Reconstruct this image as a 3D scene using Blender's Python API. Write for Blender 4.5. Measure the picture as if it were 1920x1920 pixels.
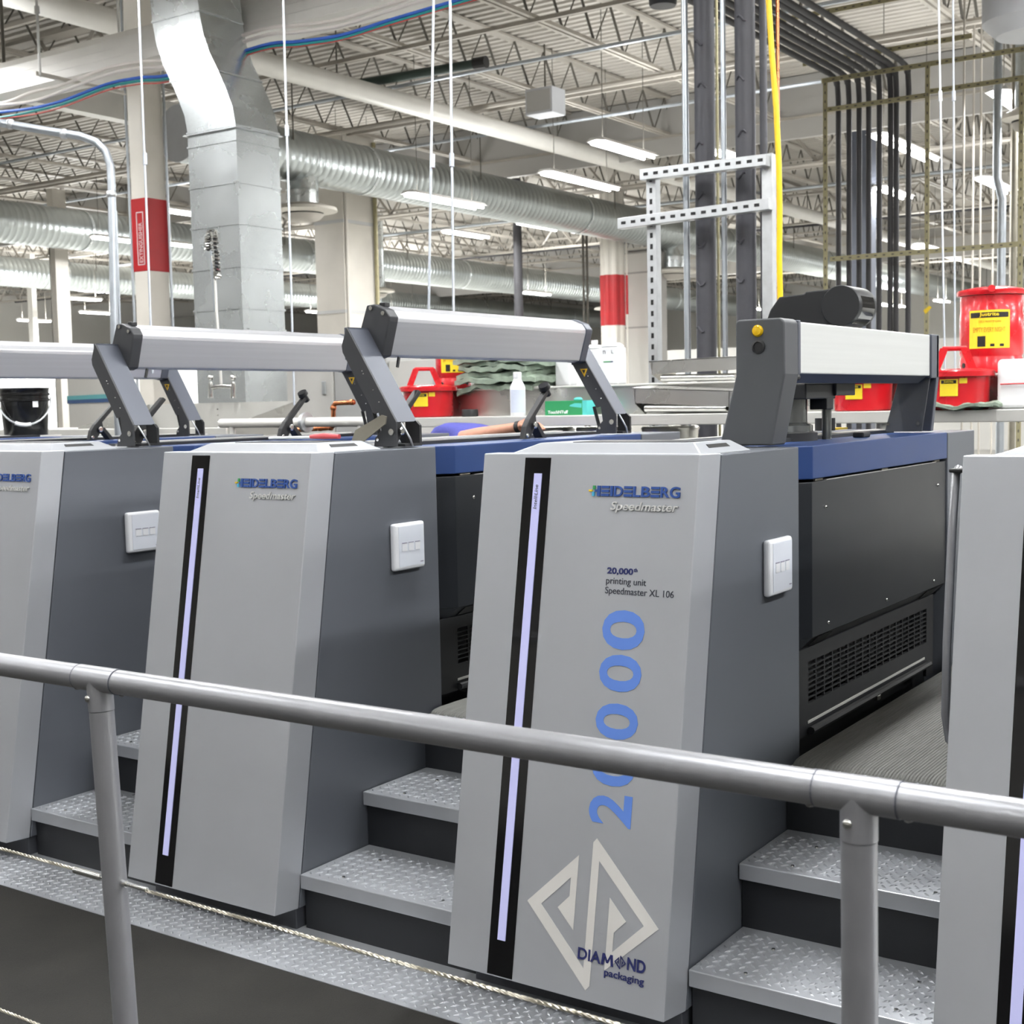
import bpy, bmesh, math, random
from mathutils import Vector, Matrix
random.seed(7)
for o in list(bpy.data.objects): bpy.data.objects.remove(o)
SC = bpy.context.scene
COL = SC.collection
sin, cos, pi = math.sin, math.cos, math.pi

# ------------------------------------------------------------------ camera
YAW, PIT, ROL = math.radians(34.2471), math.radians(4.6434), math.radians(-1.1884)
FPX = 2501.3
CAM = Vector((2.1352, -3.0068, 1.5804))
FW = Vector((-sin(YAW)*cos(PIT), cos(YAW)*cos(PIT), -sin(PIT)))
_r = FW.cross(Vector((0, 0, 1))).normalized(); _u = _r.cross(FW)
RT = _r*cos(ROL) + _u*sin(ROL); UP = -_r*sin(ROL) + _u*cos(ROL)
cd = bpy.data.cameras.new('camera'); cam = bpy.data.objects.new('camera', cd); COL.objects.link(cam)
cd.sensor_width = 36; cd.sensor_fit = 'HORIZONTAL'; cd.lens = 36*FPX/1920; cd.clip_start = .05; cd.clip_end = 300
cam.matrix_world = Matrix(((RT.x, UP.x, -FW.x, CAM.x), (RT.y, UP.y, -FW.y, CAM.y), (RT.z, UP.z, -FW.z, CAM.z), (0, 0, 0, 1)))
cd.dof.use_dof = True; cd.dof.focus_distance = 3.1; cd.dof.aperture_fstop = 11
SC.camera = cam
SC.view_settings.view_transform = 'Standard'; SC.view_settings.look = 'None'
SC.view_settings.exposure = 0.2; SC.view_settings.gamma = 1; SC.view_settings.use_curve_mapping = False
SC.cycles.max_bounces = 4; SC.cycles.diffuse_bounces = 2; SC.cycles.glossy_bounces = 2; SC.cycles.transmission_bounces = 2
SC.cycles.use_adaptive_sampling = True; SC.cycles.adaptive_threshold = .15
SC.cycles.sample_clamp_indirect = 6; SC.cycles.use_denoising = True; SC.cycles.caustics_reflective = False

w = bpy.data.worlds.new('World'); SC.world = w; w.use_nodes = True
w.node_tree.nodes['Background'].inputs[0].default_value = (1, .98, .95, 1)
w.node_tree.nodes['Background'].inputs[1].default_value = 0.05
TUBE = 22.0          # emission of the fluorescent tubes
LAMP = 90.0          # watts of each fixture
UPL = .2             # share of it that the open reflectors send to the roof

# a pixel of the photograph turned into a point of the room
def RAY(x, y): return FW + RT*((x-960)/FPX) - UP*((y-960)/FPX)
def PD(x, y, D): return CAM + RAY(x, y)*D
def PX(x, y, X): d = RAY(x, y); return CAM + d*((X-CAM.x)/d.x)
def PY(x, y, Y): d = RAY(x, y); return CAM + d*((Y-CAM.y)/d.y)
def PZ(x, y, Z): d = RAY(x, y); return CAM + d*((Z-CAM.z)/d.z)
def DEP(p): return (Vector(p)-CAM).dot(FW)

# ------------------------------------------------------------------ materials
def lin(c): return tuple(((v/255)/12.92 if v/255 <= .04045 else ((v/255+.055)/1.055)**2.4) for v in c)
MATS = {}
def mat(name, rgb, rough=.5, metal=0, var=.06, scale=6, bump=0, bscale=200, emit=0, spec=.5, coat=0, stretch=None, ao=None):
    m = bpy.data.materials.new(name); m.use_nodes = True; nt = m.node_tree; b = nt.nodes['Principled BSDF']
    c = lin(rgb)
    tc = nt.nodes.new('ShaderNodeTexCoord'); src = tc.outputs['Object']
    if stretch:
        mp = nt.nodes.new('ShaderNodeMapping'); mp.inputs['Scale'].default_value = stretch
        nt.links.new(src, mp.inputs['Vector']); src = mp.outputs['Vector']
    if var:
        n = nt.nodes.new('ShaderNodeTexNoise'); n.inputs['Scale'].default_value = scale; n.inputs['Detail'].default_value = 5
        nt.links.new(src, n.inputs['Vector'])
        r = nt.nodes.new('ShaderNodeValToRGB')
        r.color_ramp.elements[0].position = .3; r.color_ramp.elements[1].position = .7
        r.color_ramp.elements[0].color = tuple(v*(1-var) for v in c)+(1,)
        r.color_ramp.elements[1].color = tuple(min(1, v*(1+var)) for v in c)+(1,)
        nt.links.new(n.outputs['Fac'], r.inputs['Fac']); nt.links.new(r.outputs['Color'], b.inputs['Base Color'])
        mr = nt.nodes.new('ShaderNodeMapRange'); mr.inputs['To Min'].default_value = max(.02, rough-.06); mr.inputs['To Max'].default_value = min(1, rough+.06)
        nt.links.new(n.outputs['Fac'], mr.inputs['Value']); nt.links.new(mr.outputs['Result'], b.inputs['Roughness'])
    else:
        b.inputs['Base Color'].default_value = c+(1,); b.inputs['Roughness'].default_value = rough
    if bump:
        n2 = nt.nodes.new('ShaderNodeTexNoise'); n2.inputs['Scale'].default_value = bscale; n2.inputs['Detail'].default_value = 3
        nt.links.new(src, n2.inputs['Vector'])
        bp = nt.nodes.new('ShaderNodeBump'); bp.inputs['Strength'].default_value = bump; bp.inputs['Distance'].default_value = .01
        nt.links.new(n2.outputs['Fac'], bp.inputs['Height']); nt.links.new(bp.outputs['Normal'], b.inputs['Normal'])
    b.inputs['Metallic'].default_value = metal
    b.inputs['Specular IOR Level'].default_value = spec
    if coat: b.inputs['Coat Weight'].default_value = coat; b.inputs['Coat Roughness'].default_value = .1
    if emit:
        b.inputs['Emission Color'].default_value = c+(1,); b.inputs['Emission Strength'].default_value = emit
    MATS[name] = m; return m
M = MATS
mat('silver_paint', (186, 189, 194), .38, .4, .03, 3, spec=.5)
mat('edge_paint', (180, 183, 188), .38, .25, .03, 3)
mat('side_grey', (100, 104, 111), .42, .1, .05, 2, bump=.03, bscale=500)
mat('plinth_grey', (70, 72, 78), .5, .1, .05, 3)
mat('cover_black', (42, 45, 49), .38, .15, .05, 2)
mat('frame_black', (38, 39, 41), .45, .1, .05, 4)
mat('deep_black', (12, 12, 13), .5, 0, .05, 4)
mat('beam_blue', (40, 66, 118), .38, .1, .04, 3, bump=.04, bscale=600)
mat('gloss_black', (14, 14, 16), .08, 0, .0)
mat('led', (168, 169, 208), .4, 0, 0, emit=.5); M['led'].cycles.emission_sampling = 'NONE'
mat('logo_blue', (52, 86, 158), .35, .1, .02)
mat('print_blue', (100, 140, 222), .5, 0, .02)
mat('print_navy', (38, 44, 100), .5, 0, .02)
mat('print_dark', (48, 50, 62), .5, 0, .02)
mat('logo_silver', (226, 226, 224), .3, .3, .02)
mat('emblem_beige', (222, 220, 215), .5, 0, .02)
mat('green', (60, 160, 90), .4, 0, .02); mat('cyan', (80, 185, 225), .4, 0, .02); mat('yellow', (240, 205, 40), .4, 0, .03)
mat('tread', (188, 191, 196), .3, .45, .05, 8)
mat('riser', (27, 29, 33), .5, 0, .06, 5)
mat('rail', (158, 159, 163), .34, .5, .03, 20, bump=.02, bscale=900)
mat('chrome', (225, 225, 222), .16, 1, .02)
mat('rope', (205, 200, 185), .3, .9, .1, 300)
mat('concrete', (176, 174, 168), .6, 0, .08, 1)
mat('floor', (42, 41, 38), .85, 0, .22, 5, bump=.25, bscale=260, spec=.3)
mat('mat_rubber', (120, 120, 116), .75, 0, .14, 4, stretch=(30, 1.5, 1))
mat('box_white', (236, 238, 242), .35, 0, .02)
mat('box_face', (226, 231, 240), .3, 0, .02)
mat('line_grey', (150, 146, 165), .5, 0, 0)
mat('guard_alu', (206, 207, 211), .36, .55, .04, 2, stretch=(40, .5, 40))
mat('guard_dark', (62, 63, 66), .45, .1, .05, 6)
mat('guard_mid', (88, 92, 102), .45, .2, .04, 6)
mat('arch_panel', (214, 216, 213), .5, .15, .03, 2, stretch=(40, .5, 40))
mat('arch_dark', (80, 82, 85), .5, .1, .05, 4, bump=.05, bscale=700)
mat('amber', (235, 190, 25), .15, 0, .05, 80, coat=.6)
mat('sticker_yellow', (240, 190, 40), .5, 0, .02)
mat('glass_dark', (120, 122, 120), .12, .7, .2, 10)
mat('galv', (214, 219, 220), .27, .8, .07, 2)
mat('spiral', (178, 184, 184), .33, 1, .1, 1.5)
mat('disc_grey', (196, 198, 202), .5, .1, .03)
mat('stainless', (206, 205, 200), .28, .95, .05, 3, bump=.03, bscale=30)
mat('stainless_dull', (220, 219, 213), .42, .45, .06, 3)
mat('strut', (205, 208, 210), .36, .7, .07, 20)
mat('strut_gold', (172, 165, 132), .5, .5, .1, 12)
mat('pipe_dark', (70, 70, 76), .55, 0, .08, 8, bump=.25, bscale=25)
mat('pipe_black', (58, 57, 60), .6, 0, .1, 8)
mat('conduit', (176, 182, 188), .35, .7, .06, 10)
mat('rod', (200, 206, 214), .35, .5, .04, 10)
mat('yellow_hose', (246, 205, 20), .4, 0, .05, 20)
mat('copper', (200, 125, 85), .28, .95, .1, 15)
mat('can_red', (205, 26, 36), .28, 0, .08, 6, coat=.3)
mat('label_yellow', (250, 222, 50), .45, 0, .04, 20)
mat('label_orange', (205, 150, 40), .5, 0, .02)
mat('black_ink', (28, 27, 24), .5, 0, .02)
mat('rag_green', (138, 152, 136), .9, 0, .25, 14, bump=.4, bscale=90)
mat('plastic_white', (240, 241, 242), .4, 0, .02)
mat('plastic_blueish', (214, 222, 236), .35, 0, .04)
mat('box_green', (46, 150, 92), .45, 0, .05)
mat('glove_teal', (90, 200, 195), .5, 0, .05)
mat('pail_black', (20, 20, 21), .22, 0, .1, 6)
mat('white_beam', (228, 226, 220), .4, .05, .04, 2)
mat('column_white', (222, 217, 207), .55, 0, .05, 2)
mat('column_red', (176, 24, 30), .45, 0, .1, 3)
mat('sign_white', (225, 205, 205), .5, 0, .02)
mat('deck', (184, 179, 170), .6, 0, .06, .8)
mat('steel_paint', (176, 170, 160), .55, 0, .12, 2)
mat('steel_dark', (92, 88, 80), .6, 0, .15, 2)
mat('wall_paint', (226, 224, 218), .7, 0, .04, .5)
mat('wall_grey', (205, 205, 203), .7, 0, .05, .5)
mat('curtain_panel', (178, 176, 172), .7, 0, .04, .4)
mat('teal_stripe', (100, 185, 190), .6, 0, .04); mat('blue_stripe', (45, 85, 140), .6, 0, .04)
mat('tube', (255, 253, 250), .5, 0, 0, emit=TUBE); M['tube'].cycles.emission_sampling = 'NONE'
mat('fixture_white', (235, 235, 232), .45, 0, .02)
mat('cable_blue', (60, 105, 200), .5, 0, .05); mat('cable_teal', (45, 150, 150), .5, 0, .05); mat('cable_red', (200, 80, 75), .5, 0, .05); mat('cable_white', (232, 226, 220), .45, 0, .04)
mat('skin', (205, 150, 125), .55, 0, .08, 30)
mat('shirt_blue', (78, 80, 160), .85, 0, .12, 12, bump=.3, bscale=60)
mat('trousers', (50, 54, 70), .85, 0, .1, 10)
mat('hair', (60, 42, 30), .6, 0, .2, 60)
mat('rubber_black', (30, 30, 31), .5, 0, .05, 8)
mat('pink_handle', (225, 90, 95), .4, 0, .05)
mat('bracket_tan', (150, 145, 132), .4, .6, .08, 10)
mat('green_pipe', (50, 66, 60), .5, 0, .1, 5)

# ------------------------------------------------------------------ mesh builder
class MB:
    def __init__(s): s.v = []; s.f = []
    def add(s, vs, fs):
        n = len(s.v); s.v += [tuple(v) for v in vs]; s.f += [tuple(i+n for i in f) for f in fs]; return s
    def box(s, x0, x1, y0, y1, z0, z1):
        return s.add([(x0,y0,z0),(x1,y0,z0),(x1,y1,z0),(x0,y1,z0),(x0,y0,z1),(x1,y0,z1),(x1,y1,z1),(x0,y1,z1)],
                     [(0,3,2,1),(4,5,6,7),(0,1,5,4),(1,2,6,5),(2,3,7,6),(3,0,4,7)])
    def hexa(s, a, b):     # two quads (same winding) joined
        return s.add(list(a)+list(b), [(3,2,1,0),(4,5,6,7),(0,1,5,4),(1,2,6,5),(2,3,7,6),(3,0,4,7)])
    def prism(s, poly, axis, a, b):   # poly in the other two axes, axis in 'xyz'
        def P(p, t): return {'x': (t, p[0], p[1]), 'y': (p[0], t, p[1]), 'z': (p[0], p[1], t)}[axis]
        n = len(poly); vs = [P(p, a) for p in poly]+[P(p, b) for p in poly]
        fs = [tuple(range(n)), tuple(range(2*n-1, n-1, -1))]
        for i in range(n): j = (i+1) % n; fs.append((i, i+n, j+n, j))
        return s.add(vs, fs)
    def tube(s, pts, r, n=10, caps=True):
        pts = [Vector(p) for p in pts]; rings = []; prev = None
        rs = r if isinstance(r, (list, tuple)) else [r]*len(pts)
        for i, p in enumerate(pts):
            if i == 0: t = pts[1]-p
            elif i == len(pts)-1: t = p-pts[-2]
            else: t = (pts[i+1]-p).normalized()+(p-pts[i-1]).normalized()
            t.normalize()
            if prev is None:
                a = t.cross(Vector((0, 0, 1)))
                if a.length < .05: a = t.cross(Vector((0, 1, 0)))
                a.normalize()
            else:
                a = prev-t*prev.dot(t); a.normalize()
            prev = a; b = t.cross(a)
            rings.append([p+(a*cos(2*pi*k/n)+b*sin(2*pi*k/n))*rs[i] for k in range(n)])
        vs = [v for rg in rings for v in rg]; fs = []
        for i in range(len(pts)-1):
            for k in range(n): fs.append((i*n+k, i*n+(k+1) % n, (i+1)*n+(k+1) % n, (i+1)*n+k))
        if caps: fs.append(tuple(range(n-1, -1, -1))); fs.append(tuple((len(pts)-1)*n+k for k in range(n)))
        return s.add(vs, fs)
    def lathe(s, prof, c, n=24, axis='z'):   # prof [(r, h)] from bottom to top
        vs = []; fs = []
        for r, h in prof:
            for k in range(n):
                a = 2*pi*k/n; x, y = r*cos(a), r*sin(a)
                vs.append({'z': (c[0]+x, c[1]+y, c[2]+h), 'y': (c[0]+x, c[1]+h, c[2]+y), 'x': (c[0]+h, c[1]+x, c[2]+y)}[axis])
        for i in range(len(prof)-1):
            for k in range(n): fs.append((i*n+k, i*n+(k+1) % n, (i+1)*n+(k+1) % n, (i+1)*n+k))
        fs.append(tuple(range(n-1, -1, -1))); fs.append(tuple((len(prof)-1)*n+k for k in range(n)))
        return s.add(vs, fs)
    def ball(s, c, r, n=10, m=6, sc=(1, 1, 1)):
        vs = []; fs = []
        for i in range(1, m):
            t = pi*i/m
            for k in range(n): a = 2*pi*k/n; vs.append((c[0]+r*sc[0]*sin(t)*cos(a), c[1]+r*sc[1]*sin(t)*sin(a), c[2]-r*sc[2]*cos(t)))
        for i in range(m-2):
            for k in range(n): fs.append((i*n+k, i*n+(k+1) % n, (i+1)*n+(k+1) % n, (i+1)*n+k))
        fs.append(tuple(range(n-1, -1, -1))); fs.append(tuple((m-2)*n+k for k in range(n)))
        return s.add(vs, fs)
    def build(s, name, m, parent=None, smooth=False, bevel=0, seg=2):
        me = bpy.data.meshes.new(name); me.from_pydata(s.v, [], s.f)
        bm = bmesh.new(); bm.from_mesh(me); bmesh.ops.recalc_face_normals(bm, faces=bm.faces); bm.to_mesh(me); bm.free()
        me.materials.append(M[m] if isinstance(m, str) else m)
        o = bpy.data.objects.new(name, me); COL.objects.link(o); o.parent = parent
        if smooth:
            me.polygons.foreach_set('use_smooth', [True]*len(me.polygons))
            me.set_sharp_from_angle(angle=math.radians(38))
        if bevel:
            md = o.modifiers.new('bevel', 'BEVEL'); md.width = bevel; md.segments = seg; md.limit_method = 'ANGLE'; md.angle_limit = math.radians(30)
        return o
def box(name, m, parent, x0, x1, y0, y1, z0, z1, bevel=0): return MB().box(x0, x1, y0, y1, z0, z1).build(name, m, parent, bevel=bevel)
def tag(o, label=None, cat=None, group=None, kind=None):
    if label: o['label'] = label
    if cat: o['category'] = cat
    if group: o['group'] = group
    if kind: o['kind'] = kind
    return o
def thing(name, label, cat, loc=(0, 0, 0), group=None):
    o = bpy.data.objects.new(name, None); COL.objects.link(o); o.location = loc; o.empty_display_size = .1
    return tag(o, label, cat, group)
def kids(o): return [c for c in bpy.data.objects if c.parent == o]
def copy_tree(o, parent=None):
    c = o.copy(); COL.objects.link(c); c.parent = parent
    for ch in kids(o): copy_tree(ch, c)
    return c
def join(objs, name, m, parent=None): pass

# flat text turned into a thin mesh, fitted to a box (x0,y0)-(x1,y1); fn maps (x, y, h) to 3-D
def text_geo(txt, x0, y0, x1, y1, fn, th=.001, shear=0, bold=0, space=1.0, keep=False):
    cu = bpy.data.curves.new('t', 'FONT'); cu.body = txt; cu.size = 1; cu.shear = shear; cu.offset = bold; cu.space_character = space
    cu.resolution_u = 4; cu.fill_mode = 'FRONT' if False else 'BOTH'; cu.extrude = .5
    ob = bpy.data.objects.new('t', cu); COL.objects.link(ob)
    bpy.context.view_layer.update()
    me = ob.evaluated_get(bpy.context.evaluated_depsgraph_get()).to_mesh()
    vs = [v.co.copy() for v in me.vertices]; fs = [tuple(p.vertices) for p in me.polygons]
    ob.evaluated_get(bpy.context.evaluated_depsgraph_get()).to_mesh_clear()
    bpy.data.objects.remove(ob); bpy.data.curves.remove(cu)
    ax, bx = min(v.x for v in vs), max(v.x for v in vs); ay, by = min(v.y for v in vs), max(v.y for v in vs)
    out = []
    for v in vs:
        out.append(fn(x0+(v.x-ax)/(bx-ax)*(x1-x0), y0+(v.y-ay)/(by-ay)*(y1-y0), (v.z+.5)*th))
    mb = MB(); mb.add(out, fs); return mb
def poly_geo(pts, fn, th=.001):
    n = len(pts); mb = MB()
    vs = [fn(x, y, 0) for x, y in pts]+[fn(x, y, th) for x, y in pts]
    bm = bmesh.new(); bv = [bm.verts.new((x, y, 0)) for x, y in pts]; bm.faces.new(bv)
    r = bmesh.ops.triangulate(bm, faces=bm.faces[:]); bm.verts.index_update()
    fs = [tuple(v.index+n for v in f.verts) for f in bm.faces]; bm.free()
    for i in range(n): j = (i+1) % n; fs.append((i, j, j+n, i+n))
    return mb.add(vs, fs)

# ------------------------------------------------------------------ the setting
ZD = 7.3
X0, X1, Y0, Y1 = -48, 24, -14, 58
fl = MB().box(X0, X1, Y0, Y1, -.2, 0).build('floor', 'concrete'); tag(fl, kind='structure')
for nm, a in dict(wall_back=(X0, X1, Y1, Y1+.2, 0, ZD), wall_left=(X0-.2, X0, Y0, Y1, 0, ZD), wall_right=(X1, X1+.2, Y0, Y1, 0, ZD), wall_front=(X0, X1, Y0-.2, Y0, 0, ZD)).items():
    tag(MB().box(*a).build(nm, 'wall_paint'), kind='structure')
# corrugated roof deck, ribs along X
mb = MB(); vs = []; y = Y0; k = 0
while y < Y1:
    for dy, z in ((0, ZD), (.09, ZD), (.11, ZD+.04), (.18, ZD+.04)): vs.append((y+dy, z))
    y += .2
n = len(vs)
mb.add([(X0, a, b) for a, b in vs]+[(X1, a, b) for a, b in vs], [(i, i+1, i+1+n, i+n) for i in range(n-1)])
ceil = mb.build('ceiling', 'deck'); tag(ceil, kind='structure')
box('roof_slab', 'deck', ceil, X0, X1, Y0, Y1, ZD+.06, ZD+.2)
# open web joists along Y
def bar(mb, a, b, r):
    a, b = Vector(a), Vector(b); mb.tube([a, b], r, 4)
jm = MB(); zb = 6.6
jm.box(-.09, .09, Y0, Y1, ZD-.05, ZD-.01); jm.box(-.075, -.02, Y0, Y1, zb-.03, zb+.02); jm.box(.02, .075, Y0, Y1, zb-.03, zb+.02)
proto = jm.build('roof_joist', 'steel_paint', ceil)
wm = MB(); y = Y0+.3
while y < Y1-1:
    wm.tube([(0, y, ZD-.05), (0, y+.42, zb)], .022, 4, caps=False); wm.tube([(0, y+.42, zb), (0, y+.84, ZD-.05)], .013, 4, caps=False); y += .84
webs = wm.build('joist_web', 'steel_dark', proto)
jx = []
xx = -7.6-2.2*18
while xx < X1: jx.append(xx); xx += 2.2
proto.location.x = jx[0]
for x in jx[1:]:
    c = copy_tree(proto, ceil); c.location.x = x
# bridging along X and steel girders on the column lines
for i, yy in enumerate(range(-4, 56, 4)):
    br = MB().box(X0, X1, yy-.03, yy+.03, zb-.07, zb-.02).build('bridging_angle', 'steel_paint', ceil)
for yy in (9.5, 22.5, 31, 44):
    g = MB(); g.box(X0, X1, yy-.12, yy+.12, 6.15, 6.19); g.box(X0, X1, yy-.12, yy+.12, 6.9, 6.95)
    x = X0
    while x < X1-1: g.tube([(x, yy, 6.9), (x+.6, yy, 6.19)], .035, 4, caps=False); g.tube([(x+.6, yy, 6.19), (x+1.2, yy, 6.9)], .035, 4, caps=False); x += 1.2
    g.build('roof_girder', 'steel_paint', ceil)
box('draft_curtain', 'curtain_panel', ceil, X0, X1, 20.0, 20.1, 6.2, 7.28)
box('draft_curtain', 'curtain_panel', ceil, X0, X1, 40.0, 40.1, 5.9, 7.28)
# pipes strapped below the joists
for i, (yy, z, r, m) in enumerate(((13.5, 6.5, .03, 'conduit'), (15.5, 6.5, .045, 'steel_paint'), (17.2, 6.45, .03, 'conduit'), (24, 6.4, .05, 'steel_paint'), (27, 6.45, .04, 'conduit'), (33, 6.4, .06, 'pipe_black'), (36, 6.4, .04, 'steel_paint'))):
    MB().tube([(X0, yy, z), (X1, yy, z)], r, 8).build('ceiling_pipe', m, ceil, smooth=True)

tag(box('trim_6', 'floor', None, -16, 12, -9, -.37, 0, .004), kind='structure')
# diamond plate strip in the floor in front of the press
pl = tag(box('trim_1', 'tread', None, -8, 6, -.376, .3, 0, .006), kind='structure')

# teardrop studs for the tread plates, as one mesh
def studs(x0, x1, y0, y1, z, name, parent, pitch=.036):
    mb = MB(); i = 0; y = y0+.014
    while y < y1-.01:
        x = x0+.016+(pitch/2 if i % 2 else 0); j = 0
        while x < x1-.012:
            a = math.radians(62 if (i+j) % 2 else -28)*1
            a = math.radians(50) if (i % 2) else math.radians(-40)
            L, W, H = .0135, .0044, .0036
            ca, sa = cos(a), sin(a)
            def q(u, v, h): return (x+u*ca-v*sa, y+u*sa+v*ca, z+h)
            mb.add([q(-L, 0, 0), q(0, -W, 0), q(L, 0, 0), q(0, W, 0), q(-L*.4, 0, H), q(L*.4, 0, H)],
                   [(0, 1, 5, 4), (1, 2, 5), (2, 3, 4, 5), (3, 0, 4)])
            x += pitch; j += 1
        y += pitch/2; i += 1
    o = mb.build(name, 'tread', parent); o['kind'] = 'stuff'; return o
studs(-4.2, 1.4, -.372, -.15, .006, 'plate_studs', pl)

# ------------------------------------------------------------------ printing units
P = 1.3; ZT = 1.445; ZB = .073; W = .656; XC = .675; YC = .088; DR = .595
SL = .226/1.372
def yf(z): return -(ZT-z)*SL
NF = Vector((0, -1.372, .226)).normalized()
def FP(x, z, h=0): return Vector((x, yf(z), z))+NF*h
def side_poly(y0off): pass

def unit_base(name, label):
    t = thing(name, label, 'printing press')
    # dark tower behind the front panel
    mb = MB()
    A = [(.02, YC, ZT-.004), (.02, YC+yf(ZB), ZB), (.02, DR, ZB), (.02, DR, ZT-.004)]
    B = [(XC, y, z) for _, y, z in A]
    mb.hexa(A, B); mb.build('side_panel', 'side_grey', t, bevel=.003)
    # front panel: face, chamfered right flank, square left flank
    mb = MB(); n = 5
    top = [(.004, .06), (.0, .0), (W, .0), (XC, YC-.004), (XC-.03, YC-.004)]
    vs = [(x, y+yf(ZT), ZT) for x, y in top]+[(x, y+yf(ZB), ZB) for x, y in top]
    fs = [(4, 3, 2, 1, 0), (5, 6, 7, 8, 9)]+[(i, (i+1) % n, (i+1) % n+n, i+n) for i in range(n)]
    mb.add(vs, fs); fp = mb.build('front_panel', 'silver_paint', t, bevel=.0025)
    # plinth and lower dark side skirting
    box('plinth', 'plinth_grey', t, .03, XC-.012, -.14, DR, 0, ZB, bevel=.003)
    # light strip
    st = MB().hexa([FP(.138, 1.434, .0008), FP(.22, 1.434, .0008), FP(.211, .078, .0008), FP(.131, .078, .0008)],
                   [FP(.138, 1.434, -.004), FP(.22, 1.434, -.004), FP(.211, .078, -.004), FP(.131, .078, -.004)]).build('light_strip', 'gloss_black', t)
    MB().hexa([FP(.171, 1.392, .0035), FP(.195, 1.392, .0035), FP(.182, .17, .0035), FP(.158, .17, .0035)],
              [FP(.171, 1.392, .0008), FP(.195, 1.392, .0008), FP(.182, .17, .0008), FP(.158, .17, .0008)]).build('led_bar', 'led', st)
    d = (Vector(FP(.186, 1.38))-Vector(FP(.172, .17))); 
    def fi(x, y, h):   # vertical lettering on the bar, reads upward
        return FP(.1815+(-y)+(x-1.3)*.0108, x, .0037+h*.3)
    text_geo('IntelliLine', 1.297, -.005, 1.362, .0058, fi, shear=.2, bold=.01).build('lettering', 'print_dark', st)
    # raised maker's name
    lg = MB()
    x0, z0, sx, sz = .357, 1.336, .253/1300, .0268
    def L(px): return x0+(px-265)*sx
    fn = lambda x, y, h: FP(x, y, h)
    def rect(a, b, c, d, mb): return mb.hexa([FP(a, d, .004), FP(b, d, .004), FP(b, c, .004), FP(a, c, .004)], [FP(a, d, 0), FP(b, d, 0), FP(b, c, 0), FP(a, c, 0)])
    zz = lambda f: z0+sz*f
    rect(L(335), L(382), z0, zz(1), lg); rect(L(297), L(340), zz(.4), zz(.62), lg)
    for a, b in ((400, 520), (742, 865), (1145, 1270)):
        for c, d in ((0, .24), (.38, .62), (.76, 1)): rect(L(a), L(b), zz(c), zz(d), lg)
    rect(L(537), L(575), z0, zz(1), lg)
    for ch, a, b in (('D', 592, 726), ('L', 882, 985), ('B', 1002, 1132), ('R', 1287, 1412), ('G', 1420, 1566)):
        g = text_geo(ch, L(a), z0-(.0008 if ch == 'G' else 0), L(b), zz(1)+(.0008 if ch == 'G' else 0), fn, th=.004, bold=.02); lg.add(g.v, g.f)
    lo = lg.build('maker_name', 'logo_blue', fp)
    rect(L(265), L(300), zz(.62), zz(1), MB()).build('name_accent', 'green', fp)
    rect(L(258), L(292), z0, zz(.4), MB()).build('name_accent', 'cyan', fp)
    rect(L(205), L(258), zz(.42), zz(.6), MB()).build('name_accent', 'yellow', fp)
    text_geo('Speedmaster', .413, 1.2945, .608, 1.323, fn, th=.004, shear=.22, bold=.012).build('model_lettering', 'logo_silver', fp)
    # little control box on the side
    cb = MB(); cb.box(XC, XC+.022, .336, .496, 1.043, 1.198); cbo = cb.build('control_box', 'box_white', t, bevel=.009, seg=3)
    box('label_face', 'box_face', cbo, XC+.0222, XC+.0232, .357, .487, 1.055, 1.187)
    for i in range(3):
        y = .372+i*.034
        bt = box('button', 'box_white', cbo, XC+.0232, XC+.0245, y, y+.026, 1.106, 1.131)
        box('button_mark', 'line_grey', cbo, XC+.0232, XC+.0248, y, y+.026, 1.132, 1.1345)
    box('button_mark', 'line_grey', cbo, XC+.0232, XC+.0236, .467, .483, 1.063, 1.066)
    # upper tray lid with a grip recess
    mb = MB(); a = [(.045, .055), (.635, .055), (.635, .36), (.045, .36)]; b = [(.13, .085), (.6, .085), (.6, .30), (.13, .30)]
    mb.hexa([(x, y, ZT-.004) for x, y in a], [(x, y, ZT+.026) for x, y in b]); mb.build('tray_lid', 'edge_paint', t, bevel=.003)
    box('lid_inlay', 'guard_dark', t, .22, .57, .11, .28, ZT+.026, ZT+.0275)
    MB().hexa([(.6165, .13, ZT+.004), (.6165, .27, ZT+.004), (.6045, .25, ZT+.020), (.6045, .135, ZT+.020)][::-1], [(.623, .13, ZT+.004), (.623, .27, ZT+.004), (.611, .25, ZT+.020), (.611, .135, ZT+.020)][::-1]).build('grip_recess', 'deep_black', t)
    # body between the towers
    box('machine_body', 'frame_black', t, .06, .59, DR, 2.05, .3, 1.425)
    bx0 = .592
    mb = MB(); mb.prism([(bx0, DR), (XC-.002, .705), (XC-.002, 2.047), (.36, 2.047), (.36, DR)], 'z', 1.342, 1.44)
    mb.build('blue_beam', 'beam_blue', t, bevel=.003)
    mb = MB()
    pl_ = [(bx0-.004, DR), (XC-.006, .709), (XC-.006, 2.043), (.56, 2.043), (.56, DR)]
    mb.prism(pl_, 'z', .872, 1.333); cv = mb.build('cover_panel', 'cover_black', t, bevel=.002)
    lip = MB().hexa([(bx0-.004, DR, .872), (XC-.006, .709, .872), (XC-.006, 2.043, .872), (.61, 2.043, .872)], [(.575, DR, .838), (.640, .68, .838), (.640, 2.0, .838), (.56, 2.0, .838)])
    lo = lip.build('cover_lip', 'cover_black', cv)
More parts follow.
